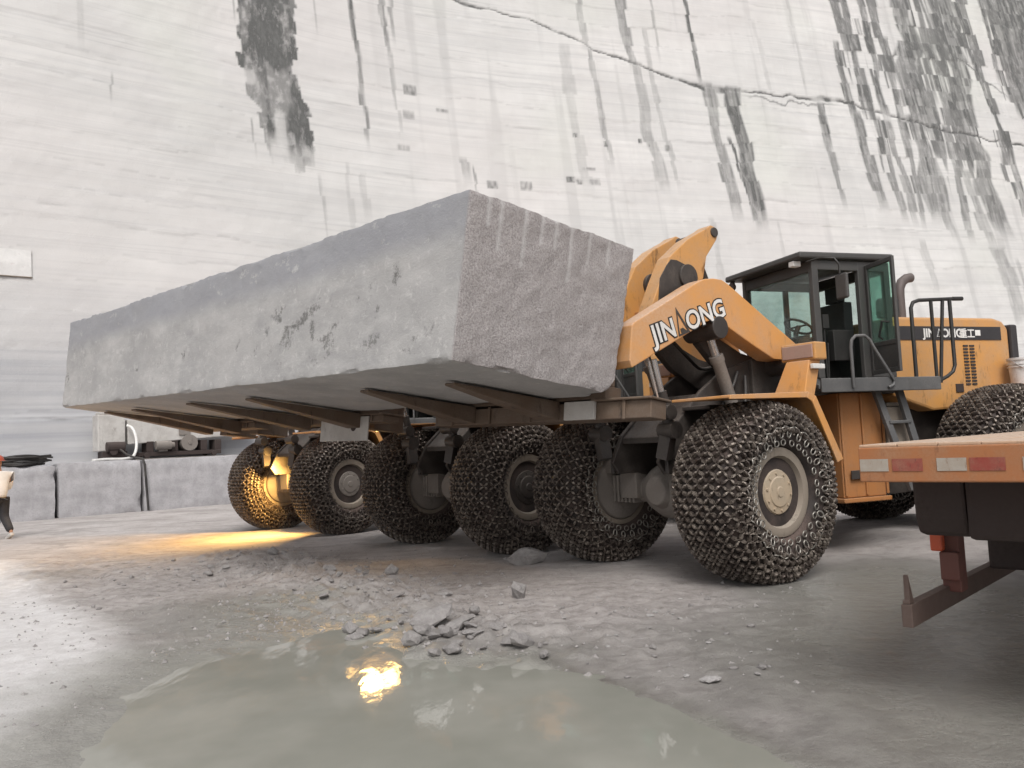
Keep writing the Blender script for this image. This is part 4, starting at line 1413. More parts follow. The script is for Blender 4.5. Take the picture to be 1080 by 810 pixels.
    for (x, y, w_, d_) in ((X0, Y1, .10, .07), (X0, Y0, .10, .07), (-.98, Y1, .13, .07), (X1, Y1, .09, .07), (X1, Y0, .09, .07), (-.9, Y0, .07, .06)):
        m.box(x - w_ / 2, x + w_ / 2, y - d_ / 2, y + d_ / 2, Z0, Z1 - .002)
    for y in (Y0, Y1):
        m.box(X1, X0, y - .032, y + .032, Z1 - .13, Z1 - .003)
    for x in (X0, X1):
        m.box(x - .04, x + .04, Y0, Y1, Z1 - .15, Z1 - .004)
        m.box(x - .045, x + .045, Y0, Y1, Z0 + .001, Z0 + (.26 if x == X0 else .62))
    m.box(X1, X0, Y0 - .03, Y0 + .03, Z0 + .002, Z0 + .45)
    m.box(X1, -.98, Y1 - .03, Y1 + .03, Z0 + .002, Z0 + .50)
    m.box(X1, X0, Y0, Y1, Z0 - .02, Z0)
    m.build('cab_frame', M['darkgrey'], root, .012)
    m = MB(TR)
    m.hexa([(.06, Y0 - .12, Z1), (X1 - .08, Y0 - .10, Z1 + .02), (X1 - .08, Y1 + .10, Z1 + .02), (.06, Y1 + .10, Z1),
            (.06, Y0 - .12, Z1 + .085), (X1 - .08, Y0 - .10, Z1 + .105), (X1 - .08, Y1 + .10, Z1 + .105), (.06, Y1 + .10, Z1 + .085)])
    m.build('cab_roof', M['darkgrey'], root, .025)
    m = MB(TR)
    m.box(X0 - .006, X0 + .006, Y0 + .037, Y1 - .037, Z0 + .262, Z1 - .152)
    m.build('windshield', M['glass'], root)
    m = MB(TR)
    m.box(X1 - .006, X1 + .006, Y0 + .037, Y1 - .037, Z0 + .622, Z1 - .152)
    m.build('rear_window', M['glass'], root)
    m = MB(TR)
    m.box(-.864, X0 - .052, Y0 - .006, Y0 + .006, Z0 + .452, Z1 - .132)
    m.box(X1 + .047, -.936, Y0 - .006, Y0 + .006, Z0 + .452, Z1 - .132)
    m.build('side_window', M['glass'], root)
    m = MB(TR)
    m.box(X1 + .047, -1.047, Y1 - .006, Y1 + .006, Z0 + .502, Z1 - .132)
    m.build('side_window', M['glass'], root)
    # open door, hinged at the rear post, standing out over the platform
    hd = Vector((.13, .62, 0)).normalized(); hx = Matrix.Translation((-1.035, .895, 0)) @ Matrix.Rotation(math.atan2(hd.y, hd.x), 4, 'Z')
    m = MB(TR @ hx)
    DW = .60
    m.box(0, .05, -.02, .02, 2.27, 3.72); m.box(DW - .05, DW, -.02, .02, 2.27, 3.72)
    m.box(.05, DW - .05, -.02, .02, 3.66, 3.72); m.box(.05, DW - .05, -.02, .02, 2.27, 2.33); m.box(.05, DW - .05, -.02, .02, 2.62, 2.68)
    m.box(.05, DW - .05, -.012, .012, 2.33, 2.62)
    door = m.build('cab_door', M['darkgrey'], root, .008, label='open cab door standing out from the cab')
    m = MB(TR @ hx)
    m.box(.05, DW - .05, -.005, .005, 2.68, 3.66)
    m.build('door_glass', M['doorglass'], door)
    m = MB(TR @ hx)
    m.tube([(DW - .12, -.03, 2.9), (DW - .2, -.08, 2.92), (DW - .3, -.07, 2.74), (DW - .3, -.02, 2.70)], .014, 6)
    m.build('handle', M['black'], door)
    # inside: seat, steering column, console
    m = MB(TR)
    m.box(-1.2, -.72, -.12, .36, 2.62, 2.76); m.box(-1.27, -1.12, -.12, .36, 2.72, 3.34); m.box(-1.25, -1.15, -.02, .26, 3.36, 3.58)
    m.box(-1.1, -.85, .0, .24, 2.24, 2.62); m.tube([(-1.2, .12, 3.3), (-1.2, .12, 3.4)], .02, 6)
    m.box(-1.1, -.75, .42, .54, 2.5, 2.92); m.box(-1.1, -.75, -.30, -.18, 2.5, 2.92)
    m.build('driver_seat', M['black'], root, .04)
    m = MB(TR)
    c = Vector((-.52, .14, 3.02)); nrm = Vector((-.5, 0, .87)); u = Vector((0, 1, 0)); v = nrm.cross(u)
    m.tube(ring_pts(c, u, v, .19, .19, 20), .018, 7, False)
    m.tube([c - u * .18, c + u * .18], .014, 6); m.tube([c, c - nrm * .10, (-.42, .14, 2.5), (-.38, .14, 2.26)], .035, 8)
    m.build('steering_wheel', M['black'], root, 0, 50)
    m = MB(TR)
    m.box(-.50, -.28, -.5, .42, 2.3, 2.86, Matrix.Rotation(.12, 3, 'Y'))
    m.tube([(-.62, .52, 2.26), (-.60, .54, 2.95)], .018, 6); m.box(-.66, -.56, .50, .58, 2.93, 3.12)
    m.tube([(-.70, .46, 2.26), (-.72, .46, 2.75)], .014, 6)
    m.build('dashboard', M['black'], root, .02)
    # mirrors and roof lamps
    m = MB(TR)
    m.tube([(-.08, .90, 3.74), (-.14, 1.10, 3.75), (-.24, 1.22, 3.72), (-.28, 1.25, 3.64), (-.28, 1.25, 3.52)], .014, 6)
    m.build('mirror_arm', M['black'], root, 0, 50)
    m = MB(TR)
    m.box(-.33, -.28, 1.15, 1.35, 3.20, 3.52)
    m.build('mirror', M['darkgrey'], root, .025)
    m = MB(TR)
    m.lathe([(.02, 0), (.06, -.005), (.065, -.04), (.04, -.07)], (.04, Y0 - .02, 3.70), 'X', 14)
    m.box(-.02, .02, Y0 - .05, Y0 + .01, 3.72, 3.79)
    m.build('roof_lamp', M['chassis'], root, 0, 40)
    m = MB(TR)
    m.box(-.08, .04, .70, .80, 3.70, 3.775)
    m.build('roof_lamp', M['letter'], root, .012)
    return root


def loader_matrix(cx, cy, ax, ay):
    """centre of the front axle and the direction of its left end"""
    l = Vector((ax, ay, 0)).normalized()
    f = Vector((l.y, -l.x, 0))
    return frame(Vector((cx, cy, 0)), f)


L1 = make_loader('nearest orange wheel loader, its cab and lettered boom in full view beside the trailer')
bpy.context.view_layer.update()
L2 = copy_tree(L1); L2['label'] = 'middle wheel loader under the granite block, between the other two loaders'
L3 = copy_tree(L1); L3['label'] = 'farthest wheel loader under the granite block, its front tyre lit orange by a lamp'
for rt in (L2, L3):
    for w_ in rt.children:
        for c_ in w_.children:
            if c_.data == SIDE: c_.data = SIDED
            if c_.data == SIDE2: c_.data = SIDED2
            if c_.data == HUB: c_.data = HUB2 if rt is L2 else HUB3
L1.matrix_world = loader_matrix(1.90, 9.925, .575, -.818)
L2.matrix_world = loader_matrix(-.84, 12.95, 1.64, -1.90)
L3.matrix_world = loader_matrix(-4.325, 16.75, 1.75, -1.70)
bpy.context.view_layer.update()

# --- fork carriages, set square to the block they carry
XB = (BA - BB).normalized(); YB = (BB - BE).normalized(); ZB = XB.cross(YB).normalized(); XB = YB.cross(ZB)
CM = Matrix((XB, YB, ZB)).transposed().to_4x4(); CM.translation = BB


def carriage(root, tines, y_lo, y_hi, plate_hi, reach, zb=-.25):
    base = root.matrix_world.inverted() @ CM
    m = MB(base)
    m.box(-.36, -.07, y_lo, y_hi, zb, -.057)
    m.box(-.34, -.05, y_lo + .05, plate_hi, -.027, .12)
    m.box(-.22, -.06, y_lo + .3, plate_hi, .12, 1.0)
    m.box(-.42, -.02, y_hi - .75, y_hi + .03, -.055, -.028)
    for yc in (.55, -.55):
        y = (y_lo + y_hi) / 2 + yc
        m.box(-.36 - reach, -.36, y - .13, y + .13, -.22, .55)
    for i in range(5):
        y = y_lo + (y_hi - y_lo) * (i + .5) / 5
        m.box(-.066, -.045, y - .02, y + .02, zb - .01, -.04)
    ca = m.build('fork_carriage', M['worn'], root, .012)
    m = MB(base)
    m.box(-.068, -.02, y_hi - 1.12, y_hi - .70, zb, -.045)
    m.build('wear_plate', M['whitepaint'], ca, .008)
    for (y, ln, yw) in tines:
        m = MB(base)
        r_ = Matrix.Rotation(0, 3, 'Z')
        y2 = y + yw
        m.hexa([(-.07, y - .15, -.24), (ln, y2 - .075, -.05), (ln, y2 + .075, -.05), (-.07, y + .15, -.24),
                (-.07, y - .15, -.03), (ln, y2 - .075, -.022), (ln, y2 + .075, -.022), (-.07, y + .15, -.03)])
        m.build('fork_tine', M['worn'], ca, .01)
    return ca


carriage(L1, ((-.95, 1.50, .0), (-2.30, 1.55, .0)), -2.9, .42, -.15, .15)
carriage(L2, ((-4.62, 1.72, .1), (-5.92, 1.80, -.1)), -6.5, -4.0, -4.1, .55, -.15)
ca2 = [c for c in L2.children if c.name.startswith('fork_carriage')][0]
m = MB(L2.matrix_world.inverted() @ CM)
m.box(-.05, -.03, -5.45, -4.28, -.42, -.07)
pl = m.build('cover_plate', M['whitepaint'], ca2, .006)
m = MB(L2.matrix_world.inverted() @ CM)
m.tube([(-.035, -4.62, -.22), (-.022, -4.62, -.22)], .06, 14)
m.build('plate_bolt', M['chassis'], pl, 0, 40)
carriage(L3, ((-8.05, 1.75, .05), (-9.05, 1.75, -.05)), -9.6, -7.5, -7.6, .6, -.15)
#MARK_REST

# --- lit work lamp on L3; lamps added on L2 for the puddle reflection
def work_or_added_lamp(root, Mx, energy, aim, angle, blend, label):
    base = root.matrix_world.inverted() @ Mx
    m = MB(base)
    for a, b in (((-.10, .06, -.11, .11, .07, .085)), ((-.10, .06, -.11, .11, -.085, -.07))) if False else ():
        pass
    m.box(-.14, -.02, -.12, .12, -.09, .09)
    m.box(-.02, .14, -.125, -.112, -.09, .09); m.box(-.02, .14, .112, .125, -.09, .09)
    m.box(-.02, .20, -.11, .11, .091, .105)
    m.box(-.10, -.06, -.02, .02, .09, .30)
    h = m.build('work_or_added_lamp', M['chassis'], root, .006, label=label)
    m = MB(base)
    m.box(-.019, -.008, -.11, .11, -.085, .085)
    m.build('lamp_lens', M['lit'], h)
    ld = bpy.data.lights.new('lamp_light', 'SPOT')
    ld.energy = energy; ld.color = (1.0, .56, .15); ld.spot_size = R(angle); ld.spot_blend = blend; ld.shadow_soft_size = .16
    lo = bpy.data.objects.new('lamp_light', ld); COL.objects.link(lo)
    lo.parent = h
    lo.matrix_local = Matrix.Translation(base @ Vector((.03, 0, -.02))) @ (root.matrix_world.inverted().to_3x3() @ Vector(aim)).to_track_quat('-Z', 'Y').to_matrix().to_4x4()
    return h


work_or_added_lamp(L3, frame(Vector((-4.36, 16.40, 1.36)), Vector((-.80, -.55, -.25)).normalized()), 1400, (-.78, -.12, -.55), 165, .8, 'added lamp aimed at the puddle for its amber reflection')
work_or_added_lamp(L2, frame(Vector((-2.42, 13.0, 2.03)), Vector((.19, -.97, -.14)).normalized()), 60, (.15, -.9, -.4), 80, .6, 'added lamp aimed at the puddle for its amber reflection')  # added behind the carriage only to give the puddle its amber reflection

work_or_added_lamp(L2, frame(Vector((-2.72, 13.1, 2.02)), Vector((.19, -.97, -.14)).normalized()), 20, (.15, -.9, -.4), 80, .6, 'added lamp aimed at the puddle for its amber reflection')  # extra lamp, added to broaden the amber reflection
work_or_added_lamp(L2, frame(Vector((-2.10, 12.9, 1.96)), Vector((.19, -.97, -.14)).normalized()), 20, (.15, -.9, -.4), 80, .6, 'added lamp aimed at the puddle for its amber reflection')  # second extra lamp, added for the same reflection

# ------------------------------------------------------------------ flatbed trailer at the right
TM = frame(Vector((1.86, 4.40, 0)), Vector((.70, .714, 0)))
tr = empty('flatbed_trailer', 'orange flatbed trailer corner with red and white reflective tape, at the right edge', 'trailer', TM)
m = MB(); m.box(0, 9, -2.6, 0, 1.302, 1.488); m.build('deck_frame', M['trailer'], tr, .008)
m = MB()
for q in range(13):
    m.box(.012, 8.98, -2.585 + q * .199, -2.585 + q * .199 + .193, 1.488, 1.502 + (q % 3) * .002)
m.build('deck', M['deckwood'], tr, .004)
for k_, (a, b, mt) in enumerate(((.0, .155, 'tape_white'), (.167, .325, 'tape_red'), (.385, .53, 'tape_white'), (.536, .70, 'tape_red'), (.765, .92, 'tape_white'), (.93, 1.09, 'tape_red'), (1.16, 1.3, 'tape_white'), (1.31, 1.47, 'tape_red'))):
    m = MB(); m.box(-.004, -.001, -b, -a - .008, 1.36, 1.425); m.build('reflective_tape', M[mt], tr)
m = MB()
m.prism([(.62, 1.05), (.66, .96), (.74, .94), (9, .94), (9, 1.30), (.60, 1.30)], -.34, -.06)
m.prism([(.62, 1.0), (.66, .90), (.74, .88), (9, .88), (9, 1.30), (.60, 1.30)], -2.5, -2.2)
m.build('chassis_beam', M['chassis'], tr, .02)
m = MB()
for x in (.9, 2.2, 3.6, 5.2, 6.8, 8.4):
    m = MB(); m.box(x, x + .10, -2.2, -.34, 1.0, 1.30)
    m.build('crossmember', M['chassis'], tr, .008)
m = MB(); m.box(.58, .70, -2.195, -.345, .94, 1.30); m.build('rear_crossbeam', M['chassis'], tr, .03)
m = MB()
m.box(1.14, 1.27, -.13, -.02, .54, .939); m.box(1.08, 1.139, -.14, -.03, .62, .795)
m.build('post', M['rustpost'], tr, .008)
m = MB(); m.box(1.055, 1.125, -.058, .012, .80, .935)
m.build('marker_lamp', M['redlamp'], tr, .012)
m = MB(); m.box(2.02, 2.76, -.30, -.06, .56, .939); m.build('toolbox', M['chassis'], tr, .02)
m = MB()
m.box(.45, 3.75, -.06, .0, .445, .575)
m.box(.45, .462, -.05, -.01, .576, .60)
g = m.build('side_guard', M['bar'], tr, .008)
m = MB(); m.prism([(.452, .577), (.53, .577), (.46, .745)], -.05, -.02); m.build('fin', M['bar'], g, .004)
for x in (4.75, 6.05):
    for y in (-.42, -2.18):
        m = MB()
        m.lathe([(.26, -.14), (.40, -.15), (.48, -.12), (.51, -.06), (.51, .06), (.48, .12), (.40, .15), (.26, .14)], (x, y, .51), 'Y', 36)
        w_ = m.build('wheel', M['rubber'], tr, 0, 40)
        m = MB(); m.lathe([(.02, -.05), (.14, -.06), (.20, -.1), (.262, -.13), (.262, .13), (.20, .1), (.14, .06), (.02, .05)], (x, y, .51), 'Y', 24); m.build('rim', M['rim'], w_, 0, 40)
    m = MB(); m.tube([(x, -2.0, .51), (x, -.6, .51)], .08, 14); m.box(x - .06, x + .06, -2.3, -2.2, .55, .88); m.box(x - .06, x + .06, -.4, -.3, .55, .88); m.build('axle', M['chassis'], tr, 0, 40)

# ------------------------------------------------------------------ bucket on the rear fender of the first loader
m = MB()
m.lathe([(.02, 0), (.145, 0), (.15, .02), (.172, .34), (.186, .345), (.188, .375), (.176, .378), (.168, .33), (.146, .03), (.02, .028)], (0, 0, 0), 'Z', 32)
for z in (.25, .29):
    m.lathe([(.168, z - .008), (.182, z - .006), (.182, z + .006), (.168, z + .008)], (0, 0, 0), 'Z', 32)
bk = m.build('plastic_bucket', M['bucket'], None, 0, 40)
tag(bk, 'white plastic bucket standing on the rear fender of the nearest loader', 'bucket')
bk.matrix_world = L1.matrix_world @ TR @ Matrix.Translation((-3.62, .98, 2.091))
m = MB(); m.tube([Vector((.19 * math.cos(a), .19 * math.sin(a), .34 - .16 * math.sin(a))) for a in [math.pi * q / 12 for q in range(13)]], .006, 6)
m.build('handle', M['chrome'], bk, 0, 50)

# ------------------------------------------------------------------ wire saw machine on the ledge
MM = frame(ROW0 + WD * 3.0 - WN * 2.3 + Vector((0, 0, 1.5)), WD)
sw = empty('wire_saw_machine', 'white stone sawing machine on rails, standing on the ledge below the far block end', 'machine', MM)
m = MB()
m.box(-.02, .82, -.35, .35, .42, 1.62); m.box(.06, .74, -.30, .30, 1.62, 1.72)
m.build('control_cabinet', M['whitepaint'], sw, .03)
m = MB()
m.prism([(.90, .62), (5.2, .86), (5.25, 1.30), (.90, 1.45)], -.28, .28)
m.build('main_beam', M['whitepaint'], sw, .03)
m = MB()
for y in (-.45, .45):
    m.box(1.1, 5.3, y - .05, y + .05, .005, .13)
for x in (1.3, 2.2, 3.1, 4.0):
    m.box(x, x + .12, -.39, .39, .03, .09)
m.build('rail', M['dustmetal'], sw, .008)
m = MB()
m.box(1.25, 4.0, -.34, .34, .20, .34)
for x in (1.5, 2.3, 3.3, 3.8):
    m.box(x, x + .22, -.30, .30, .345, .70)
for x in (1.45, 3.7):
    for y in (-.45, .45):
        m.tube([(x, y - .05, .22), (x, y + .05, .22)], .09, 14)
m.build('carriage', M['chassis'], sw, .01)
m = MB()
m.tube([(1.75, -.42, .56), (2.25, -.42, .56)], .15, 18); m.box(1.85, 2.15, -.40, -.25, .345, .45); m.tube([(2.26, -.42, .56), (2.36, -.42, .56)], .09, 14)
m.build('motor', M['dustmetal'], sw, .01)
m = MB(); m.tube([(.2, -.5, .55), (.75, -.5, .55)], .17, 18); m.box(.1, .85, -.44, .2, .1, .41); m.tube([(.4, -.62, .4), (.4, -.3, .4)], .12, 14)
m.build('pump', M['chassis'], sw, .01)
m = MB(); m.tube([(2.9, -.36, .62), (2.9, .36, .62)], .28, 28); m.tube([(2.9, -.40, .62), (2.9, .40, .62)], .06, 12); m.build('pulley', M['dustmetal'], sw, .006)
m = MB(); m.box(2.55, 2.95, -.33, -.285, .88, 1.12); m.build('gear_box', M['dustmetal'], sw, .02)

m = MB()
pts = [Vector(p) for p in ((.86, -.40, 1.25), (.98, -.55, 1.15), (1.04, -.72, .85), (1.00, -.9, .5), (.80, -1.25, .22), (.45, -1.5, .15), (-.1, -1.62, .16), (-.5, -1.75, .14))]
sm = []
for i in range(len(pts) - 1):
    p0 = pts[max(i - 1, 0)]; p1 = pts[i]; p2 = pts[i + 1]; p3 = pts[min(i + 2, len(pts) - 1)]
    for q in range(6):
        t = q / 6
        sm.append(.5 * ((2 * p1) + (p2 - p0) * t + (2 * p0 - 5 * p1 + 4 * p2 - p3) * t * t + (3 * p1 - p0 - 3 * p2 + p3) * t ** 3))
m.tube(sm + [pts[-1]], .045, 10)
o = m.build('hose', M['letter'], None, 0, 60); o.matrix_world = MM
tag(o, 'thick white hose arching from the saw machine down onto the block row', 'hose')
m = MB()
cb = [ROW0 + WD * 3.55 - WN * 1.9 + Vector((0, 0, 2.05)), ROW0 + WD * 3.65 - WN * 1.2 + Vector((0, 0, 1.78)), ROW0 + WD * 3.73 - WN * .5 + Vector((0, 0, 1.67)), ROW0 + WD * 3.80 - WN * -.02 + Vector((0, 0, 1.62)),
      ROW0 + WD * 3.84 + WN * .05 + Vector((0, 0, 1.45)), ROW0 + WD * 3.88 + WN * .06 + Vector((0, 0, .8)), ROW0 + WD * 3.93 + WN * .07 + Vector((0, 0, .02))]
m.tube(cb, .035, 8)
tag(m.build('power_cable', M['hose'], None, 0, 60), 'black cable hanging over the front of the block row', 'cable')
m = MB()
rc = random.Random(3)
for q in range(13):
    a0 = rc.uniform(0, 6.28); rx = rc.uniform(.34, .72); ry = rc.uniform(.22, .42); z0 = 1.56 + .03 + q * .022
    cx, cy = rc.uniform(-.08, .08), rc.uniform(-.05, .05)
    c0 = ROW0 + WD * (.62 + cx) - WN * (.48 + cy)
    m.tube([c0 + WD * math.cos(a) * rx + WN * math.sin(a) * ry + Vector((0, 0, z0 + .02 * math.sin(2 * a + a0))) for a in [a0 + 6.28 * i / 24 for i in range(25)]], .03, 6)
tag(m.build('cable_coil', M['hose'], None, 0, 60), 'flat coil of dark cable lying on the block row near the person', 'cable coil')

# ------------------------------------------------------------------ sign plate on the face
def face_point(u, h, outw=.0):
    i = int(np.argmin(abs(us - u))); j = int(np.argmin(abs(hs - h)))
    p = Vector((WPX[i, j], WPY[i, j], hs[j] - .1)); n_ = Vector((NXW[i, 0], NYW[i, 0], LEAN)).normalized()
    return p + n_ * outw, n_, Vector((math.cos(th[i]), math.sin(th[i]), 0))


c0, nn, tt = face_point(.35, 8.65, .07)
SM_ = Matrix((tt, nn.cross(tt), nn)).transposed().to_4x4(); SM_.translation = c0
m = MB(); m.box(-1.3, .92, -.50, .50, -.02, .02)
sg_ = m.build('sign_board', paint('weathered white sign', (0.70, 0.685, 0.665), dust=(0.62, 0.60, 0.58), grime=(0.50, 0.43, 0.42), rough=.6, dusty=.5, dirty=.7, sc=.6), None, .01)
sg_.matrix_world = SM_
tag(sg_, 'faded white sign board fixed to the pale quarry face at the left edge', 'sign')
m = MB(); m.box(-1.32, .94, -.525, -.505, -.025, .035); m.build('frame', M['rim'], sg_, .004)

# ------------------------------------------------------------------ person walking along the block row


def skin_mesh(name, verts, edges, radii, mt, parent=None, root=0, lvl=2):
    me = bpy.data.meshes.new(name)
    me.from_pydata(verts, edges, [])
    o = link(name, me, parent)
    md = o.modifiers.new('skin', 'SKIN')
    md.use_smooth_shade = True
    sv = me.skin_vertices[0].data
    for v_, r_ in zip(sv, radii):
        v_.radius = r_ if isinstance(r_, tuple) else (r_, r_)
    for i, v_ in enumerate(sv):
        v_.use_root = (i == root)
    sb = o.modifiers.new('subdivision', 'SUBSURF'); sb.levels = lvl; sb.render_levels = lvl
    me.materials.append(M[mt])
    return o


PM = frame(Vector((-11.42, 17.9, 0)), Vector((-.85, .5, 0)))
ps = empty('person', 'person in a white top, dark trousers and red helmet walking at the left edge', 'person', PM)
# body: x forward, y left
V_ = [(0, 0, .95), (0, 0, 1.15), (.03, 0, 1.38), (.05, 0, 1.50), (.07, 0, 1.58), (.09, 0, 1.68), (.085, 0, 1.755),
      (.02, .19, 1.40), (-.10, .25, 1.14), (.04, .27, .92), (.09, .27, .83), (.02, -.19, 1.40), (.10, -.25, 1.15), (.27, -.22, .98), (.34, -.21, .93),
      (.0, .10, .90), (.17, .11, .50), (.12, .10, .10), (.22, .11, .045), (0, -.10, .90), (.02, -.10, .49), (-.28, -.10, .16), (-.22, -.10, .05)]
E_ = [(0, 1), (1, 2), (2, 3), (3, 4), (4, 5), (5, 6), (2, 7), (7, 8), (8, 9), (9, 10), (2, 11), (11, 12), (12, 13), (13, 14), (0, 15), (15, 16), (16, 17), (17, 18), (0, 19), (19, 20), (20, 21), (21, 22)]
R_ = [(.09, .08), (.08, .07), (.08, .07), .055, .06, .095, .07, .05, .042, .032, .035, .05, .042, .032, .035, .06, .05, .038, .035, .06, .05, .038, .035]
body = skin_mesh('body', V_, E_, R_, 'skin', ps)
sh = skin_mesh('shirt', [(0, 0, .84), (0, 0, 1.12), (.03, 0, 1.37), (.05, 0, 1.47), (.02, .20, 1.40), (-.10, .255, 1.14), (-.03, .265, 1.04), (.02, -.20, 1.40), (.10, -.255, 1.15), (.18, -.24, 1.07)],
               [(0, 1), (1, 2), (2, 3), (2, 4), (4, 5), (5, 6), (2, 7), (7, 8), (8, 9)], [(.20, .16), (.19, .155), (.21, .15), .09, .10, .082, .075, .10, .082, .075], 'shirt', ps)
tp = skin_mesh('trousers', [(0, 0, 1.06), (0, .085, .84), (.17, .11, .50), (.12, .10, .06), (0, -.085, .84), (.02, -.10, .49), (-.27, -.10, .15)],
               [(0, 1), (1, 2), (2, 3), (0, 4), (4, 5), (5, 6)], [(.19, .155), .135, .10, .08, .135, .10, .08], 'trousers', ps)
for nm, (x, y, z, a) in (('shoe', (.15, .10, .0, 0)), ('shoe', (-.26, -.10, .03, .5))):
    m = MB(); m.box(-.10, .16, y - .048, y + .048, 0, .085)
    mm = m.build(nm, M['whitepaint'], ps, .03)
    mm.matrix_local = Matrix.Translation((x, 0, z)) @ Matrix.Rotation(a, 4, 'Y')
m = MB(); m.lathe([(.005, .115), (.06, .108), (.105, .07), (.125, .02), (.128, -.005), (.16, -.012), (.16, -.02), (.12, -.02)], (.09, 0, 1.735), 'Z', 24)
m.build('helmet', M['helmet'], ps, 0, 50)
m = MB(); m.hexa([(.17, -.015, 1.655), (.20, -.012, 1.645), (.20, .012, 1.645), (.17, .015, 1.655), (.17, -.01, 1.70), (.18, -.006, 1.70), (.18, .006, 1.70), (.17, .01, 1.70)])
m.build('nose', M['skin'], body, .004)

# ------------------------------------------------------------------ broken stone on the floor


def chip_mesh(seed, flat):
    r = random.Random(seed)
    bm = bmesh.new()
    for q in range(26):
        v_ = Vector((r.gauss(0, 1), r.gauss(0, 1), r.gauss(0, 1))).normalized() * r.uniform(.75, 1)
        bm.verts.new((v_.x * 1.0, v_.y * r.uniform(.55, .75), v_.z * flat))
    bmesh.ops.convex_hull(bm, input=bm.verts)
    lo = [v for v in bm.verts if not v.link_faces]
    bmesh.ops.delete(bm, geom=lo, context='VERTS')
    bmesh.ops.subdivide_edges(bm, edges=bm.edges[:], cuts=1, use_grid_fill=True)
    for v_ in bm.verts:
        v_.co += v_.co.normalized() * mnoise.noise(v_.co * 2.3 + Vector((seed, 0, 0))) * .12
    bmesh.ops.recalc_face_normals(bm, faces=bm.faces)
    me = bpy.data.meshes.new('stone_chip'); bm.to_mesh(me); bm.free()
    return me


CH = []
for q in range(9):
    me = chip_mesh(q + 1, (.32, .45, .6, .25, .38, .5, .3, .7, .4)[q])
    me.materials.append(M['chip']); CH.append(me)
CHP = []
for q in (0, 3, 6):
    me = CH[q].copy(); me.materials.clear(); me.materials.append(M['palechip']); CHP.append(me)


def chip(x, y, s, label, group=None, yaw=0., tilt=(0, 0), me=None, sink=.25, pale=False):
    me = me or (rnd.choice(CHP) if pale else rnd.choice(CH))
    o = link('stone_chip', me)
    zmin = min(v.co.z for v in me.vertices)
    o.location = (x, y, float(ground_h(np.array([x]), np.array([y]))[0]) - zmin * s * (1 - sink))
    o.rotation_euler = (tilt[0], tilt[1], yaw); o.scale = (s, s, s)
    return tag(o, label, 'rock', group)


chip(.08, 10.76, .30, 'large flat grey slab lying below the tyres of the nearest and middle loaders', yaw=.2, me=CH[1])
chip(-.02, 8.4, .16, 'upright pointed grey stone standing alone between the rubble and the nearest loader', yaw=1.1, tilt=(.2, 1.1), me=CH[2])
chip(-.79, 7.22, .24, 'long grey stone slab leaning at the puddle side of the rubble heap', yaw=.75, tilt=(.25, -.25), me=CH[0])
chip(-.58, 7.05, .22, 'second long grey slab in the rubble heap, right of the leaning one', yaw=.55, tilt=(-.1, -.3), me=CH[3])
chip(1.21, 5.39, .085, 'small white stone lying alone on the wet floor near the front edge of the picture', yaw=.2, me=CHP[0], sink=.1)
for q in range(34):      # heap at the water's edge
    t = rnd.random()
    x = -.95 + rnd.gauss(0, .30) + t * .75; y = 7.35 - t * 1.0 + rnd.gauss(0, .22)
    chip(x, y, rnd.uniform(.045, .13), 'angular grey stone in the rubble heap at the edge of the puddle', 'stones of the rubble heap', rnd.uniform(0, 6.28), (rnd.uniform(-.4, .4), rnd.uniform(-.4, .4)), sink=.15)
for q in range(46):      # thinner scatter back along the tyre track
    t = rnd.random() ** .8
    x = -1.0 - t * 3.3 + rnd.gauss(0, .5); y = 7.9 + t * 5.0 + rnd.gauss(0, .45)
    chip(x, y, rnd.uniform(.035, .12), 'small grey stone scattered along the muddy strip behind the puddle', 'stones along the muddy strip', rnd.uniform(0, 6.28), (rnd.uniform(-.3, .3), rnd.uniform(-.3, .3)))
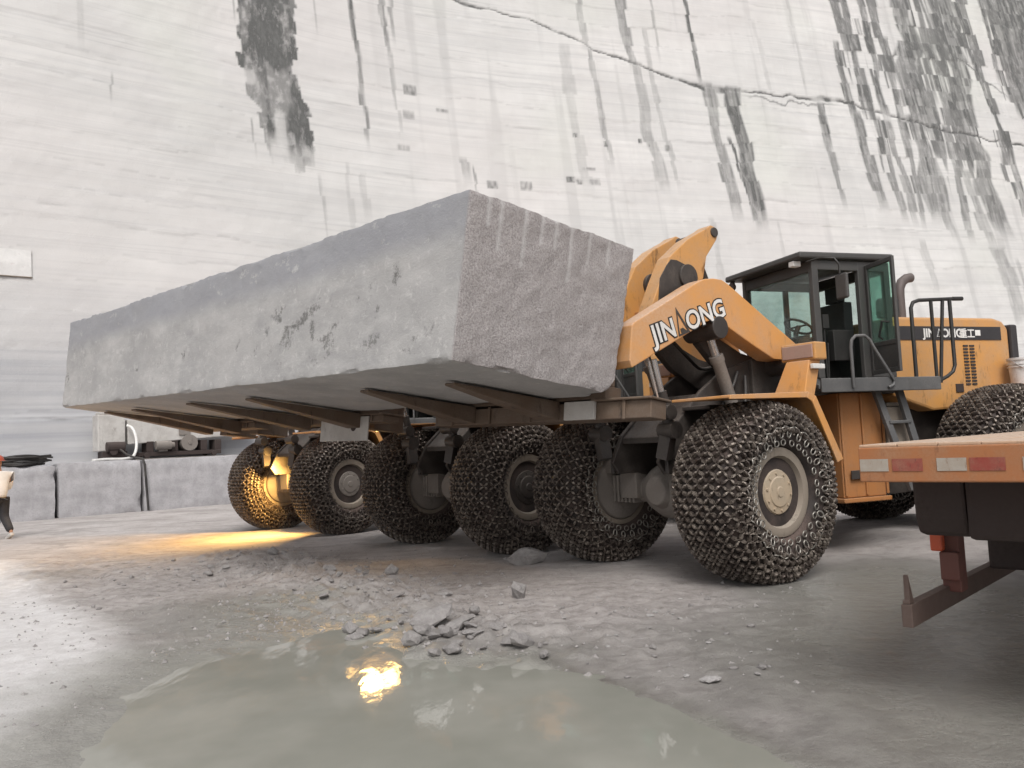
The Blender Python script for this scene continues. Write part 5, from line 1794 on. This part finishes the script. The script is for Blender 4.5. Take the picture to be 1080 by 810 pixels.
for q in range(40):
    x = rnd.uniform(.1, 2.0); y = rnd.uniform(5.4, 8.0)
    if sdist(PUD, np.array([x]), np.array([y]))[0] < .25 or x > 2.2:
        continue
    chip(x, y, rnd.uniform(.018, .05), 'small stone chip on the bare floor in front of the nearest loader', 'chips in front of the nearest loader', rnd.uniform(0, 6.28), pale=rnd.random() < .4)
for q in range(12):
    x = rnd.uniform(-6.5, -3.2); y = 8 + (-x - 3.2) * 1.1 + rnd.uniform(-1.0, 2.5)
    chip(x, y, rnd.uniform(.03, .08), 'small stone lying on the floor left of the puddle', 'stones left of the puddle', rnd.uniform(0, 6.28))
# loose grit
gp = []; gf = []
rg = random.Random(21)
for q in range(7000):
    t = rg.random()
    if q % 3:
        x = -.6 - t * 3.6 + rg.gauss(0, .75); y = 6.9 + t * 6.0 + rg.gauss(0, .75)
    else:
        x = rg.uniform(-6, 3); y = rg.uniform(5, 12)
    gp.append((x, y))
ga = np.array(gp)
gz = ground_h(ga[:, 0], ga[:, 1])
keep = (sdist(PUD, ga[:, 0], ga[:, 1]) > .12) & (sdist(PUD2, ga[:, 0], ga[:, 1]) > .1)
vs = []
for (x, y), z, kp in zip(gp, gz, keep):
    if not kp:
        continue
    s = rg.uniform(.005, .016) if rg.random() < .88 else rg.uniform(.016, .036)
    b = len(vs); a = rg.uniform(0, 6.28)
    for dx_, dy_, dz_ in ((1, 0, 0), (0, .8, 0), (-1, 0, .1), (0, -.7, 0), (.2, .1, .75), (0, 0, -.5)):
        vs.append((x + s * (dx_ * math.cos(a) - dy_ * math.sin(a)), y + s * (dx_ * math.sin(a) + dy_ * math.cos(a)), z + s * dz_))
    for i in range(4):
        gf.append((b + i, b + (i + 1) % 4, b + 4)); gf.append((b + (i + 1) % 4, b + i, b + 5))
me = bpy.data.meshes.new('gravel'); me.from_pydata(vs, [], gf); me.materials.append(M['chip'])
o = link('gravel', me); o['kind'] = 'stuff'
o['label'] = 'loose grey grit strewn over the muddy quarry floor'; o['category'] = 'gravel'
